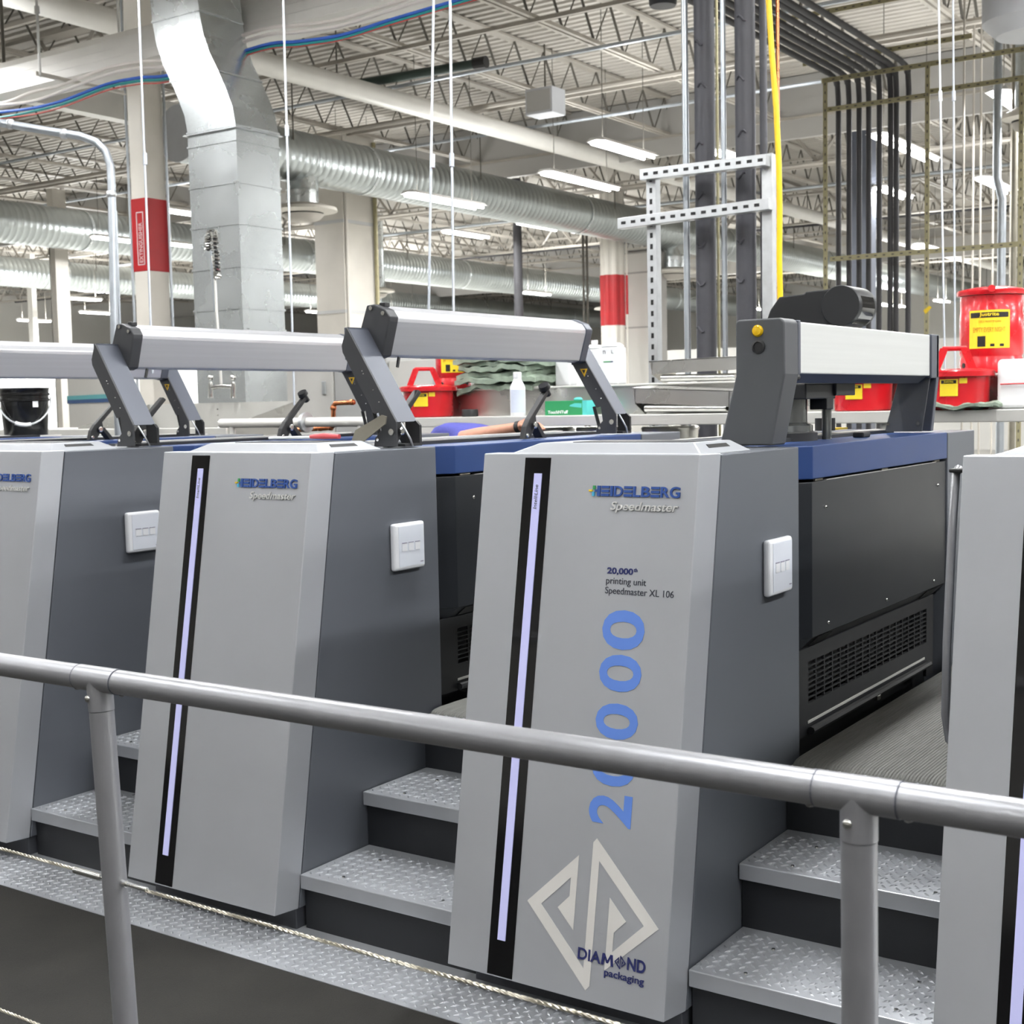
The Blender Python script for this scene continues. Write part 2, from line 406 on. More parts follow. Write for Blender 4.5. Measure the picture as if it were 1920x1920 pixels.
    for yy in (.80, 1.87):
        MB().hexa([(.670-.003, yy-.05, .868), (.670-.003, yy+.07, .868), (.645, yy+.05, .842), (.645, yy-.07, .842)], [(.674-.003, yy-.05, .868), (.674-.003, yy+.07, .868), (.649, yy+.05, .842), (.649, yy-.07, .842)]).build('finger_slot', 'deep_black', cv)
    for yy, z in ((.815, 1.253), (1.938, 1.249), (.835, .9), (1.37, .898), (1.896, .898)):
        MB().ball((XC-.005, yy, z), .006, 8, 6).build('screw', 'chrome', cv, smooth=True)
    for yy in (.772, 1.363, 1.945):
        MB().tube([(XC-.012, yy-.03, 1.3375), (XC-.012, yy+.03, 1.3375)], .004, 6).build('hinge', 'bracket_tan', cv)
    box('seam_strip', 'stainless_dull', cv, XC-.02, XC-.007, .83, 1.93, 1.333, 1.3345)
    # vent grille
    gr = thing('vent', None, None); del_keys = [gr.pop(k) for k in list(gr.keys())]
    gr.parent = t; gr.name = 'vent_panel'
    mb = MB(); gx = .648
    mb.box(gx-.012, gx, DR, .73, .575, .838); mb.box(gx-.012, gx, 1.885, 1.965, .54, .838)
    mb.box(gx-.012, gx, .73, 1.885, .795, .838); mb.box(gx-.012, gx, .73, 1.885, .585, .668)
    mb.box(gx-.05, gx-.046, DR, 1.965, .54, .838); mb.build('vent_frame', 'frame_black', gr)
    sl = None
    for i in range(1, 8):
        z = .668+i*(.127/8)
        if sl is None: sl = box('vent_slat', 'frame_black', gr, gx-.008, gx-.001, .73, 1.885, -.0018, .0018)
        else: sl = sl.copy(); COL.objects.link(sl)
        sl.location.z = z
    vm = MB()
    for i in range(1, 17): y = .73+i*1.155/17; vm.box(gx-.01, gx-.002, y-.004, y+.004, .668, .795)
    vm.build('vent_bars', 'frame_black', gr)
    box('measuring_strip', 'stainless_dull', gr, gx, gx+.002, .724, 1.86, .609, .617)
    MB().tube([(gx+.012, .72, .59), (gx+.012, 1.88, .59)], .012, 8).build('bar_rail', 'frame_black', gr, smooth=True)
    box('latch', 'chrome', gr, gx, gx+.03, 1.265, 1.295, .575, .592, bevel=.003)
    # rear tower
    box('rear_tower', 'side_grey', t, .02, XC, 2.05, 2.41, .0, ZT-.006, bevel=.004)
    # rails and plates along the top of the machine
    box('top_rail', 'frame_black', t, .05, .36, DR, 2.05, 1.425, 1.436)
    box('top_rail', 'frame_black', t, .40, .47, .62, 2.05, 1.44, 1.452)
    box('top_rail', 'stainless_dull', t, .30, .345, .62, 2.3, 1.436, 1.447)
    box('top_rail', 'side_grey', t, .16, .27, .7, 2.3, 1.436, 1.447)
    box('top_rail', 'beam_blue', t, .06, .14, .7, 2.0, 1.436, 1.442)
    box('top_rail', 'stainless_dull', t, .08, .12, .9, 2.3, 1.442, 1.450)
    return t

def screw(mb, c, r, axis): mb.lathe([(r, 0), (r, .003), (r*.7, .005)], c, 10, axis)
def guard(t):
    # swung-up guard bar on two arms
    arm = [(.436, 1.849), (.458, 1.846), (.64, 1.545), (.64, 1.446), (.541, 1.446), (.541, 1.485), (.575, 1.52), (.56, 1.565), (.545, 1.558), (.507, 1.615), (.415, 1.765), (.412, 1.79)]
    def do_arm(y0, y1, nm):
        a = MB(); a.prism([(.436, 1.849), (.64, 1.528), (.64, 1.446), (.541, 1.446), (.548, 1.475), (.575, 1.50), (.566, 1.56), (.545, 1.556), (.507, 1.615), (.415, 1.765), (.412, 1.787)], 'y', y0, y0+.008)
        o = a.build(nm, 'guard_dark', t, bevel=.0015)
        f = MB().hexa([(.436, y0+.008, 1.849), (.64, y0+.008, 1.528), (.632, y0+.008, 1.526), (.428, y0+.008, 1.845)], [(.436, y1, 1.849), (.64, y1, 1.528), (.632, y1, 1.526), (.428, y1, 1.845)])
        f.box(.42, .44, y0+.008, y1, 1.74, 1.848)
        f.build('arm_cover', 'guard_mid', o)
        b = MB(); b.prism([(.60, 1.446), (.66, 1.446), (.66, 1.515), (.645, 1.53), (.60, 1.53)], 'y', y1-.012, y1); b.box(.60, .66, y0+.02, y1-.012, 1.446, 1.455)
        b.build('foot_bracket', 'frame_black', o)
        s = MB(); screw(s, (.62, y0-.004, 1.495), .011, 'y'); screw(s, (.56, y0-.003, 1.47), .006, 'y')
        for p in ((.47, 1.70), (.475, 1.69), (.515, 1.635), (.54, 1.595)): s.ball((p[0]+.03, y0, p[1]), .0025, 6, 4)
        s.build('arm_screws', 'chrome', o)
        MB().tube([(.53, y0+.05, 1.47), (.505, y0+.05, 1.56)], .008, 8).build('gas_strut', 'rubber_black', o)
        MB().tube([(.645, y0+.02, 1.525), (.655, y0+.03, 1.50), (.667, y0+.04, 1.47), (.66, y0+.06, 1.447)], .0035, 6).build('cable', 'strut', o, smooth=True)
        return o
    do_arm(.43, .54, 'front_arm'); ra = do_arm(1.89, 1.985, 'rear_arm')
    # warning triangle on the rear arm
    st = MB(); st.prism([(.468, 1.722), (.505, 1.722), (.4895, 1.688)], 'y', 1.888, 1.89); so = st.build('warning_sticker', 'sticker_yellow', ra)
    MB().prism([(.478, 1.717), (.4955, 1.717), (.488, 1.70)], 'y', 1.8875, 1.888).build('warning_symbol', 'black_ink', ra)
    prof = [(.400, 1.80), (.405, 1.851), (.435, 1.927), (.465, 1.929), (.516, 1.909), (.535, 1.884), (.532, 1.868), (.498, 1.752), (.471, 1.744), (.42, 1.752)]
    inn = [(.403, 1.80), (.41, 1.851), (.438, 1.924), (.465, 1.926), (.512, 1.907), (.529, 1.883), (.528, 1.868), (.495, 1.754), (.471, 1.748), (.425, 1.756)]
    gb = MB().prism(inn, 'y', .588, 1.842).build('guard_bar', 'guard_alu', t, bevel=.004, seg=3)
    c1 = MB().prism(prof, 'y', .54, .59).build('end_cap', 'guard_dark', gb, bevel=.004)
    c2 = MB().prism(prof, 'y', 1.84, 1.888).build('end_cap', 'guard_mid', gb, bevel=.004)
    for p in ((.455, 1.916), (.508, 1.896), (.435, 1.81), (.476, 1.757)):
        s = MB(); screw(s, (p[0], .5355, p[1]), .0075, 'y'); s.build('screw', 'chrome', gb)
    MB().box(.465, .49, .57, .60, 1.92, 1.936).build('top_knob', 'frame_black', gb, bevel=.003)
    MB().tube([(.49, .64, 1.75), (.49, .63, 1.715)], .006, 6).build('prop_pin', 'rubber_black', gb)
    lever(t, 0, True); lever(t, -.83, False)
def lever(t, dy, knob):
    x = .55
    l = MB(); l.prism([(1.31+dy, 1.442), (1.352+dy, 1.442), (1.40+dy, 1.50), (1.395+dy, 1.53), (1.50+dy, 1.625), (1.485+dy, 1.635), (1.35+dy, 1.52), (1.325+dy, 1.49)], 'x', x-.012, x+.012)
    l.prism([(1.38+dy, 1.50), (1.40+dy, 1.505), (1.46+dy, 1.442), (1.43+dy, 1.442)], 'x', x-.02, x+.02)
    o = l.build('lever', 'rubber_black', t, bevel=.002)
    if knob: MB().tube([(x, 1.505+dy, 1.612), (x, 1.487+dy, 1.633), (x, 1.482+dy, 1.638), (x, 1.472+dy, 1.652)], [.014, .014, .024, .022], 12).build('lever_knob', 'rubber_black', o, smooth=True)
    s = MB(); screw(s, (x+.02, 1.375+dy, 1.495), .014, 'x'); screw(s, (x+.012, 1.33+dy, 1.456), .009, 'x'); s.build('pivot_bolt', 'chrome', o)

proto_u = unit_base('printing_unit', '')
units = {-1: proto_u}
for k in (-4, -3, -2, 0, 1): units[k] = copy_tree(proto_u)
guard(proto_u)
gparts = [o for o in kids(proto_u) if o.name.split('.')[0] in ('front_arm', 'rear_arm', 'guard_bar', 'lever')]
for k in (-3, -2):
    for g in gparts: copy_tree(g, units[k])
LBL = {-4: 'printing unit beyond the left edge, carrying the black pail',
       -3: 'printing unit whose silver guard bar alone enters at the left edge',
       -2: 'grey printing unit at the left edge, front panel half cut off by the frame',
       -1: 'grey printing unit between the left-edge unit and the one lettered 20000',
       0: 'grey printing unit lettered 20000 in blue with a pale diamond emblem',
       1: 'grey printing unit at the right edge with a bent tube handrail'}
for k, u in units.items():
    u.location = (k*P, 0, 0); u['label'] = LBL[k]; u['category'] = 'printing press'; u['group'] = 'printing units of the press'

# extras of the 20000 unit (local coordinates = world)
U = units[0]
fpan = [o for o in kids(U) if o.name.startswith('front_panel')][0]
fn = lambda x, y, h: FP(x, y, .0002+h)
text_geo('20,000', .415, 1.1365, .491, 1.1555, fn, bold=.03).build('print_line', 'print_navy', fpan)
text_geo('th', .4925, 1.147, .503, 1.157, fn, bold=.02).build('print_line', 'print_navy', fpan)
text_geo('printing unit', .414, 1.1085, .530, 1.1295, fn).build('print_line', 'print_dark', fpan)
text_geo('Speedmaster XL 106', .413, 1.0835, .610, 1.106, fn).build('print_line', 'print_dark', fpan)
# 20000 reading upward
def fv(x, y, h): return FP(.536-y+(x-.5)*.008-.005, x, .0002+h)
spots = [('2', .513, .592), ('0', .610, .697), ('0', .726, .816), ('0', .845, .938), ('0', .950, 1.05)]
for ch, a, b in spots:
    text_geo(ch, a, .0, b, .123, fv, bold=.022).build('big_numeral', 'print_blue', fpan)
EMB = [(.438,.4763),(.6271,.2885),(.4838,.1591),(.486,.3377),(.5362,.2888),(.5032,.2552),(.503,.2086),(.5864,.2879),(.4488,.4219),(.444,.1124),(.4327,.1001),(.2418,.2856),(.3885,.4265),(.3859,.2384),(.3351,.2863),(.3686,.3204),(.3688,.3671),(.2847,.2857),(.4232,.1527),(.4279,.4647)]
poly_geo(EMB, fn).build('diamond_emblem', 'emblem_beige', fpan)
fn2 = lambda x, y, h: FP(x, y, .0014+h)
poly_geo([(.4735+.035*x, .1735+.028*y) for x, y in ((0, 0), (.08, 1), (.27, 1), (.5, .42), (.73, 1), (.92, 1), (1, 0), (.8, 0), (.745, .66), (.57, .2), (.43, .2), (.255, .66), (.2, 0))], fn2).build('company_name', 'print_navy', fpan)
text_geo('DIA', .405, .173, .4715, .2015, fn2, bold=.018).build('company_name', 'print_navy', fpan)
text_geo('ND', .5475, .1755, .5985, .206, fn2, bold=.025).build('company_name', 'print_navy', fpan)
small = [(.511+(x-.2418)/(.6271-.2418)*.033, .172+(y-.1001)/(.4763-.1001)*.0335) for x, y in EMB]
poly_geo(small, fn2).build('company_mark', 'print_navy', fpan)
text_geo('packaging', .484, .1425, .597, .1655, fn2, bold=.012).build('company_name', 'print_navy', fpan)
# arch of the 20000 unit
ar = thing('arch', None, None); [ar.pop(k) for k in list(ar.keys())]; ar.name = 'drive_arch'; ar.parent = U
leg = MB().prism([(.510, 1.806), (.640, 1.806), (.652, 1.795), (.653, 1.648), (.612, 1.446), (.45, 1.446), (.503, 1.646), (.503, 1.797)], 'y', .549, .652).build('front_leg', 'arch_dark', ar, bevel=.006, seg=3)
MB().prism([(.505, 1.803), (.652, 1.803), (.652, 1.647), (.505, 1.647)], 'y', .652, .672).build('joint_plate', 'guard_mid', ar, bevel=.003)
lamp = MB().lathe([(.017, 0), (.017, .004), (.013, .010), (.0, .012)], (0, 0, 0), 20, 'y'); lo = lamp.build('signal_lamp', 'amber', ar, smooth=True)
lo.rotation_euler = (0, 0, pi); lo.location = (.572, .549, 1.772)
bt = MB().lathe([(.020, 0), (.020, .003), (.014, .005), (.013, .002)], (0, 0, 0), 20, 'y').build('buzzer', 'rubber_black', ar); bt.rotation_euler = (0, 0, pi); bt.location = (.574, .549, 1.727)
MB().prism([(.51, 1.800), (.638, 1.800), (.638, 1.650), (.51, 1.650)], 'y', .672, 1.945).build('cross_bar', 'arch_panel', ar, bevel=.004)
MB().prism([(.53, 1.650), (.632, 1.650), (.60, 1.625), (.55, 1.625)], 'y', .68, 1.93).build('cable_duct', 'guard_mid', ar)
MB().tube([(.628, .672, 1.640), (.628, .70, 1.640)], .011, 12).build('pivot_knob', 'rubber_black', ar)
MB().prism([(.505, 1.803), (.645, 1.803), (.645, 1.64), (.625, 1.446), (.47, 1.446), (.505, 1.62)], 'y', 2.005, 2.035).build('rear_leg', 'guard_mid', ar, bevel=.003)
MB().prism([(.52, 1.648), (.636, 1.648), (.606, 1.446), (.466, 1.446)], 'y', 1.955, 1.962).build('rear_plate', 'arch_dark', ar, bevel=.002)
box('rear_cap', 'guard_mid', ar, .505, .645, 1.945, 2.03, 1.642, 1.803, bevel=.004)
for p in ((.48, 1.475), (.592, 1.475)):
    s = MB(); screw(s, (p[0], 1.951, p[1]), .007, 'y'); s.build('screw', 'chrome', ar)
# drive housing on the arch: a slab running back from a short drum seen end on
dc = PX(1576, 573, .44); rd = .072
dr = MB().lathe([(rd*.96, -.002), (rd, .003), (rd, .17), (rd*.95, .172)], (dc.x, dc.y, dc.z), 40, 'y').build('drive_drum', 'frame_black', ar, smooth=True)
wd = MB()
for i in range(8):
    a0, a1 = math.radians(-62+i*11), math.radians(-62+(i+1)*11); q = rd+.0006
    wd.add([(dc.x+q*cos(a0), dc.y+.02, dc.z+q*sin(a0)), (dc.x+q*cos(a1), dc.y+.02, dc.z+q*sin(a1)), (dc.x+q*cos(a1), dc.y+.15, dc.z+q*sin(a1)), (dc.x+q*cos(a0), dc.y+.15, dc.z+q*sin(a0))], [(0, 1, 2, 3)])
wd.build('drum_window', 'gloss_black', ar)
hp = [(-.30, -.075), (-.27, .0), (-.235, .045), (-.14, .050), (-.135, .057), (0, .063), (0, -.075)]
MB().prism([(dc.x+x, dc.z+z) for x, z in hp], 'y', dc.y+.012, dc.y+.15).build('drive_housing', 'frame_black', ar, bevel=.006)
# glass vessel below
vc = (.40, 1.13)
MB().lathe([(.115, 0), (.115, .03), (.10, .035)], (vc[0], vc[1], 1.436), 28).build('vessel_base', 'rubber_black', ar, smooth=True)
MB().lathe([(.10, 0), (.10, .02), (.082, .03), (.082, .105)], (vc[0], vc[1], 1.47), 28).build('vessel_glass', 'glass_dark', ar, smooth=True)
box('motor_block', 'frame_black', ar, .32, .52, 1.04, 1.30, 1.575, 1.625, bevel=.004)
box('motor_block', 'frame_black', ar, .42, .53, 1.28, 1.46, 1.585, 1.632, bevel=.003)
box('valve_block', 'frame_black', ar, .46, .52, 1.22, 1.28, 1.54, 1.58, bevel=.003)
MB().tube([(.5, 1.27, 1.44), (.5, 1.27, 1.545)], .016, 12).build('glass_pipe', 'glass_dark', ar, smooth=True)
MB().lathe([(.036, 0), (.036, .045)], (.36, 1.62, 1.46), 18).build('black_cap', 'rubber_black', ar, smooth=True)
box('yellow_tag', 'yellow', ar, .30, .36, 1.70, 1.85, 1.459, 1.466)
box('lid_knob', 'rubber_black', ar, .53, .57, 1.43, 1.50, 1.44, 1.458, bevel=.005)
# bent handrail of the right-hand unit, on its left flank
R1 = units[1]
MB().tube([(-.03, .075, 1.412), (-.03, .052, 1.40), (-.03, .025, 1.268), (-.03, -.007, 1.03), (-.03, -.016, .861), (-.028, .006, .80), (-.01, .03, .77), (.03, .05, .75)], .010, 12).build('handrail', 'rail', R1, smooth=True)
box('handrail_bracket', 'rubber_black', R1, -.04, .03, .03, .10, 1.405, 1.414, bevel=.003)
# tools left on the middle unit
t1 = units[-1]
tag(MB().prism([(0, 0), (.03, -.012), (.15, .06), (.155, .085), (.135, .09), (.02, .04)], 'y', -.003, .003).build('tool_bracket', 'bracket_tan', t1), None).location = (.47, .40, 1.462)
MB().tube([(.30, .385, 1.482), (.36, .385, 1.484), (.43, .385, 1.482)], [.007, .011, .008], 10).build('squeegee_handle', 'pink_handle', t1, smooth=True)
MB().tube([(.1, .39, 1.478), (.30, .385, 1.48)], .005, 8).build('squeegee_rod', 'strut', t1)

# ------------------------------------------------------------------ steps and walkways between the units
def stair(name, k, label):
    x0, x1 = k*P+XC+.004, (k+1)*P+.012
    t = thing(name, label, 'stairs', (0, 0, 0), 'steps between the printing units')
    for i, (yy, z) in enumerate(((-.135, .178), (.163, .357), (.47, .536))):
        y2 = yy+.34 if i < 2 else 2.41
        tr = box('tread', 'tread', t, x0, x1, yy, y2, z-.044, z, bevel=.003)
        studs(x0+.005, x1-.003, yy+.012, min(y2, yy+.30), z, 'tread_studs', tr)
        box('riser', 'riser', t, x0, x1, yy+.02, yy+.04, z-.18 if i else 0, z-.044)
        for yb in (yy+.05, yy+.22):
            for xb in (x0+.13, x1-.13): MB().lathe([(.006, 0), (.005, .003)], (xb, yb, z), 8).build('bolt', 'chrome', tr)
    return t
SL_ = {-4: 'plate steps hidden beyond the left edge of the press', -3: 'plate steps left of the half-cut unit at the left edge', -2: 'plate steps between the left-edge unit and the middle unit', -1: 'plate steps just left of the panel lettered 20000', 0: 'plate steps just right of the panel lettered 20000', }
for k in (-3, -2, -1, 0): stair('steps', k, SL_[k])
def mat_geo(k, label):
    x0, x1 = k*P+XC+.012, (k+1)*P-.002; y0, y1 = .515, 2.38; z = .538; nr = 64
    mb = MB(); cols = []
    ys = [(y0, .0), (y0+.006, .006), (y0+.02, .011), (y0+.05, .014), (y1, .014)]
    n = nr*4+1; vs = []
    for yy, h in ys:
        for i in range(n):
            ph = i % 4; d = 0 if ph in (0, 1) else -.0022
            vs.append((x0+(x1-x0)*i/(n-1), yy, z+max(.0002, h+(d if h > .003 else 0))))
    fs = []
    for j in range(len(ys)-1):
        for i in range(n-1): fs.append((j*n+i, j*n+i+1, (j+1)*n+i+1, (j+1)*n+i))
    mb.add(vs, fs); mb.box(x0, x1, y0, y1, z-.001, z)
    return tag(mb.build('rubber_mat', 'mat_rubber'), label, 'floor mat', 'rubber mats between the units')
mat_geo(0, 'grey ribbed rubber mat right of the 20000 unit'); mat_geo(-1, 'grey ribbed rubber mat behind the steps left of the 20000 panel'); mat_geo(-2, 'grey ribbed rubber mat behind the steps of the left-edge unit')

# ------------------------------------------------------------------ railing
rl = thing('railing', 'satin aluminium tube railing with steel ropes in front of the press', 'railing', (0, -1.574, 0))
Rz = 1.134; rr = .0205
for a, b in ((-2.4, .266), (.364, 1.577), (1.672, 3.2)): MB().tube([(a, 0, Rz), (b, 0, Rz)], rr, 28).build('top_rail', 'rail', rl, smooth=True)
for xt, dx in ((.315, .03), (1.6245, .003)):
    j = MB().tube([(xt-.049, 0, Rz), (xt+.048, 0, Rz)], rr+.0008, 28)
    j.tube([(xt, 0, Rz), (xt+dx*.09, 0, Rz-.052)], rr+.0008, 28)
    jo = j.build('tee_joint', 'rail', rl, smooth=True)
    MB().tube([(xt+dx*.09, 0, Rz-.053), (xt+dx*1.75, 0, .01)], rr, 28).build('post', 'rail', rl, smooth=True)
    for sx in (-.049, .048): MB().tube([(xt+sx-.0008, 0, Rz), (xt+sx+.0008, 0, Rz)], rr+.0011, 28).build('tee_seam', 'guard_mid', jo)
    MB().ball((xt-.006, -rr-.0005, Rz-.030), .006, 12, 8, (1, .6, 1)).build('cap_screw', 'chrome', jo, smooth=True)
    MB().lathe([(.05, 0), (.05, .008)], (xt+dx*1.75, 0, 0), 24).build('post_flange', 'rail', rl)
    for sx in (-.058, .056): MB().ball((xt+sx, 0, Rz-rr-.001), .005, 8, 6, (1, 1, .5)).build('set_screw', 'chrome', jo, smooth=True)
def rope(z, x0, x1, zz):
    mb = MB(); n = int((x1-x0)/.004)
    for s in range(3):
        pts = [(x0+(x1-x0)*i/n, .0017*cos(i*.75+s*2.1), z+zz*(i/n)+.0017*sin(i*.75+s*2.1)) for i in range(n+1)]
        mb.tube(pts, .0016, 5)
    return mb.build('steel_rope', 'rope', rl, smooth=True)
for z in (.787, .476):
    xl = .315+.03*((Rz-z)/.6)
    rope(z+.004, -.6, xl-.10, 0); rope(z+.001, xl+.075, 1.56, -.004)
    for a, b, r in ((xl-.105, xl-.035, .0062), (xl-.035, xl-.018, .0035), (xl+.018, xl+.03, .006), (xl+.03, xl+.08, .0042), (1.56, 1.607, .0042)):
        MB().tube([(a, 0, z+.003), (b, 0, z+.003)], r, 12).build('rope_fitting', 'chrome', rl, smooth=True)

# ------------------------------------------------------------------ raised gallery and bench behind the press
GZ = .54
tag(box('trim_2', 'floor', None, -9, 6, 2.45, 6.5, 0, GZ), kind='structure')
BZ = 1.505; SZ = 1.682
bn = thing('steel_bench', 'long stainless workbench with a raised rear shelf behind the press', 'workbench', (0, 0, 0))
box('bench_top', 'stainless_dull', bn, -3.2, 2.6, 3.58, 3.95, BZ-.06, BZ, bevel=.004)
box('backsplash', 'stainless', bn, -3.05, 2.6, 3.93, 3.95, BZ, SZ-.012)
box('rear_shelf', 'stainless_dull', bn, -3.05, 2.6, 3.9, 4.45, SZ-.012, SZ, bevel=.003)
for x in (-3.1, -1.6, -.1, .75, 2.0):
    for y in (3.64, 4.38): MB().tube([(x, y, GZ), (x, y, BZ-.06 if y < 4 else SZ-.012)], .024, 14).build('bench_leg', 'stainless_dull', bn, smooth=True)
box('under_shelf', 'stainless_dull', bn, -3.1, 2.4, 3.66, 4.36, .80, .82)

def span(x0, x1, yt, yb, Y):      # base centre, radius, height of a round thing standing at depth Y
    c = PY((x0+x1)/2, yb, Y); D = DEP(c); return c, (x1-x0)/2*D/FPX, (yb-yt)*D/FPX

def cyl_label(c, r, a0, a1, z0, z1, name, m, parent, th=.001):
    mb = MB(); n = 10; vs = []
    for i in range(n+1):
        a = a0+(a1-a0)*i/n
        vs += [(c[0]+(r+th)*cos(a), c[1]+(r+th)*sin(a), z0), (c[0]+(r+th)*cos(a), c[1]+(r+th)*sin(a), z1)]
    mb.add(vs, [(2*i, 2*i+2, 2*i+3, 2*i+1) for i in range(n)])
    return mb.build(name, m, parent)
def cyl_text(c, r, am, txt, x0, z0, x1, z1, name, m, parent, bold=0, th=.0008, off=.0015):
    def f(x, y, h): a = am+x/r; q = r+off+h; return (c[0]+q*cos(a), c[1]+q*sin(a), y)
    return text_geo(txt, x0, z0, x1, z1, f, th=th, bold=bold).build(name, m, parent)
def to_cam(c): v = CAM-Vector(c); return math.atan2(v.y, v.x)

def waste_can(c, r, h, label, full=True):
    t = thing('oily_waste_can', label, 'waste can', c, 'red safety cans')
    o = (0, 0, 0)
    body = MB().lathe([(r*.86, 0), (r*.93, h*.02), (r*.93, h*.17), (r*.90, h*.19), (r*.90, h*.21), (r*.93, h*.23), (r*.93, h*.70), (r*.915, h*.71), (r*.92, h*.90)], o, 40).build('can_body', 'can_red', t, smooth=True)
    MB().lathe([(r*1.0, h*.905), (r*1.02, h*.915), (r*1.02, h*.955), (r*.98, h*.97), (r*.6, h*1.0)], o, 40).build('can_lid', 'can_red', t, smooth=True)
    am = to_cam(c)
    MB().tube([Vector((cos(am)*r*1.0, sin(am)*r*1.0, h*.96)), Vector((cos(am)*r*1.06, sin(am)*r*1.06, h*.965))], r*.11, 14).build('lid_knob', 'can_red', t, smooth=True)
    for d in (-58, -40, 22, 48):
        a = am+math.radians(d); MB().tube([(cos(a)*r*.915, sin(a)*r*.915, h*.10), (cos(a)*r*.937, sin(a)*r*.937, h*.10)], r*.085, 12).build('vent_hole', 'deep_black', t)
    am2 = am-math.radians(4); hw = .66
    cyl_label(o, r*.93, am2-hw, am2+hw, h*.29, h*.725, 'warning_label', 'label_yellow', t)
    cyl_label(o, r*.93, am2-hw*.92, am2+hw*.92, h*.64, h*.70, 'label_band', 'black_ink', t, .002)
    k = r*hw
    cyl_text(o, r*.93, am2, 'Justrite', -k*.42, h*.645, k*.42, h*.698, 'label_text', 'label_yellow', t, .02, off=.003)
    cyl_text(o, r*.93, am2, 'OILY WASTE CAN', -k*.45, h*.585, k*.5, h*.61, 'label_text', 'label_orange', t)
    cyl_text(o, r*.93, am2, 'EMPTY EVERY NIGHT', -k*.72, h*.475, k*.72, h*.53, 'label_text', 'label_orange', t)
    for a, b, z0, z1 in ((-.55, -.16, .31, .43), (.06, .26, .31, .34), (.5, .7, .31, .34)):
        cyl_label(o, r*.93, am2+a*hw, am2+b*hw, h*z0, h*z1, 'pictogram', 'black_ink', t, .002)
    return t
def bench_can(c, r, h, label, handle=True):
    t = thing('bench_can', label, 'safety can', c, 'red safety cans')
    o = (0, 0, 0); hb = h*.80
    MB().lathe([(r*.80, 0), (r*.84, h*.03), (r*.85, hb*.5), (r*.87, hb)], o, 40).build('can_body', 'can_red', t, smooth=True)
    MB().lathe([(r*.9, hb), (r*1.0, hb+.002), (r*1.0, h*.93), (r*.97, h*.96), (r*.6, h*1.0)], o, 40).build('can_lid', 'can_red', t, smooth=True)
    am = to_cam(c)
    if handle:
        d = Vector((-sin(am), cos(am), 0))
        for s in (-1, 1):
            b0 = d*(s*r*.50-.12*r); b1 = d*(s*r*.27-.12*r)
            q = Vector((cos(am), sin(am), 0))*.012; e = d*.02
            MB().hexa([b0-q-e+Vector((0, 0, h)), b0-q+e+Vector((0, 0, h)), b0+q+e+Vector((0, 0, h)), b0+q-e+Vector((0, 0, h))],
                      [b1-q-e+Vector((0, 0, h*1.52)), b1-q+e+Vector((0, 0, h*1.52)), b1+q+e+Vector((0, 0, h*1.52)), b1+q-e+Vector((0, 0, h*1.52))]).build('handle_post', 'can_red', t)
        b0 = d*(-r*.33-.12*r)+Vector((0, 0, h*1.5)); b1 = d*(r*.33-.12*r)+Vector((0, 0, h*1.5)); MB().tube([b0, b1], .012, 10).build('handle_grip', 'can_red', t)
    rb = r*.862
    cyl_label(o, rb, am-.62, am-.02, hb*.42, hb*.93, 'warning_label', 'label_yellow', t)
    cyl_label(o, rb, am-.57, am-.07, hb*.80, hb*.90, 'label_band', 'black_ink', t, .002)
    cyl_text(o, rb, am-.32, 'Justrite', -rb*.15, hb*.81, rb*.16, hb*.89, 'label_text', 'label_yellow', t, .02, off=.003)
    cyl_label(o, rb, am+.02, am+.27, hb*.80, hb*.96, 'side_tag', 'label_yellow', t)
    return t
c, r, h = span(1797, 1919, 541, 701, 4.12); c.z = SZ; waste_can(c, r, h, 'tall red waste can with yellow label at the right edge of the shelf')
c, r, h = span(815, 887, 643, 728, 4.15); c.z = SZ; waste_can(c, r, h*1.25, 'tall red waste can left of the green rags, half hidden by the guard bar')
c, r, h = span(1732, 1862, 690, 766, 3.72); c.z = BZ; bench_can(c, r, h, 'low red bench can standing in front of the right-hand tall waste can')
c, r, h = span(1556, 1680, 705, 771, 3.76); c.z = BZ; bench_can(c, r, h, 'low red can seen below the white arch bar', False)
c, r, h = span(750, 858, 720, 780, 3.75); c.z = BZ; bench_can(c, r, h, 'low red bench can on the left end of the bench beside the raised arm')

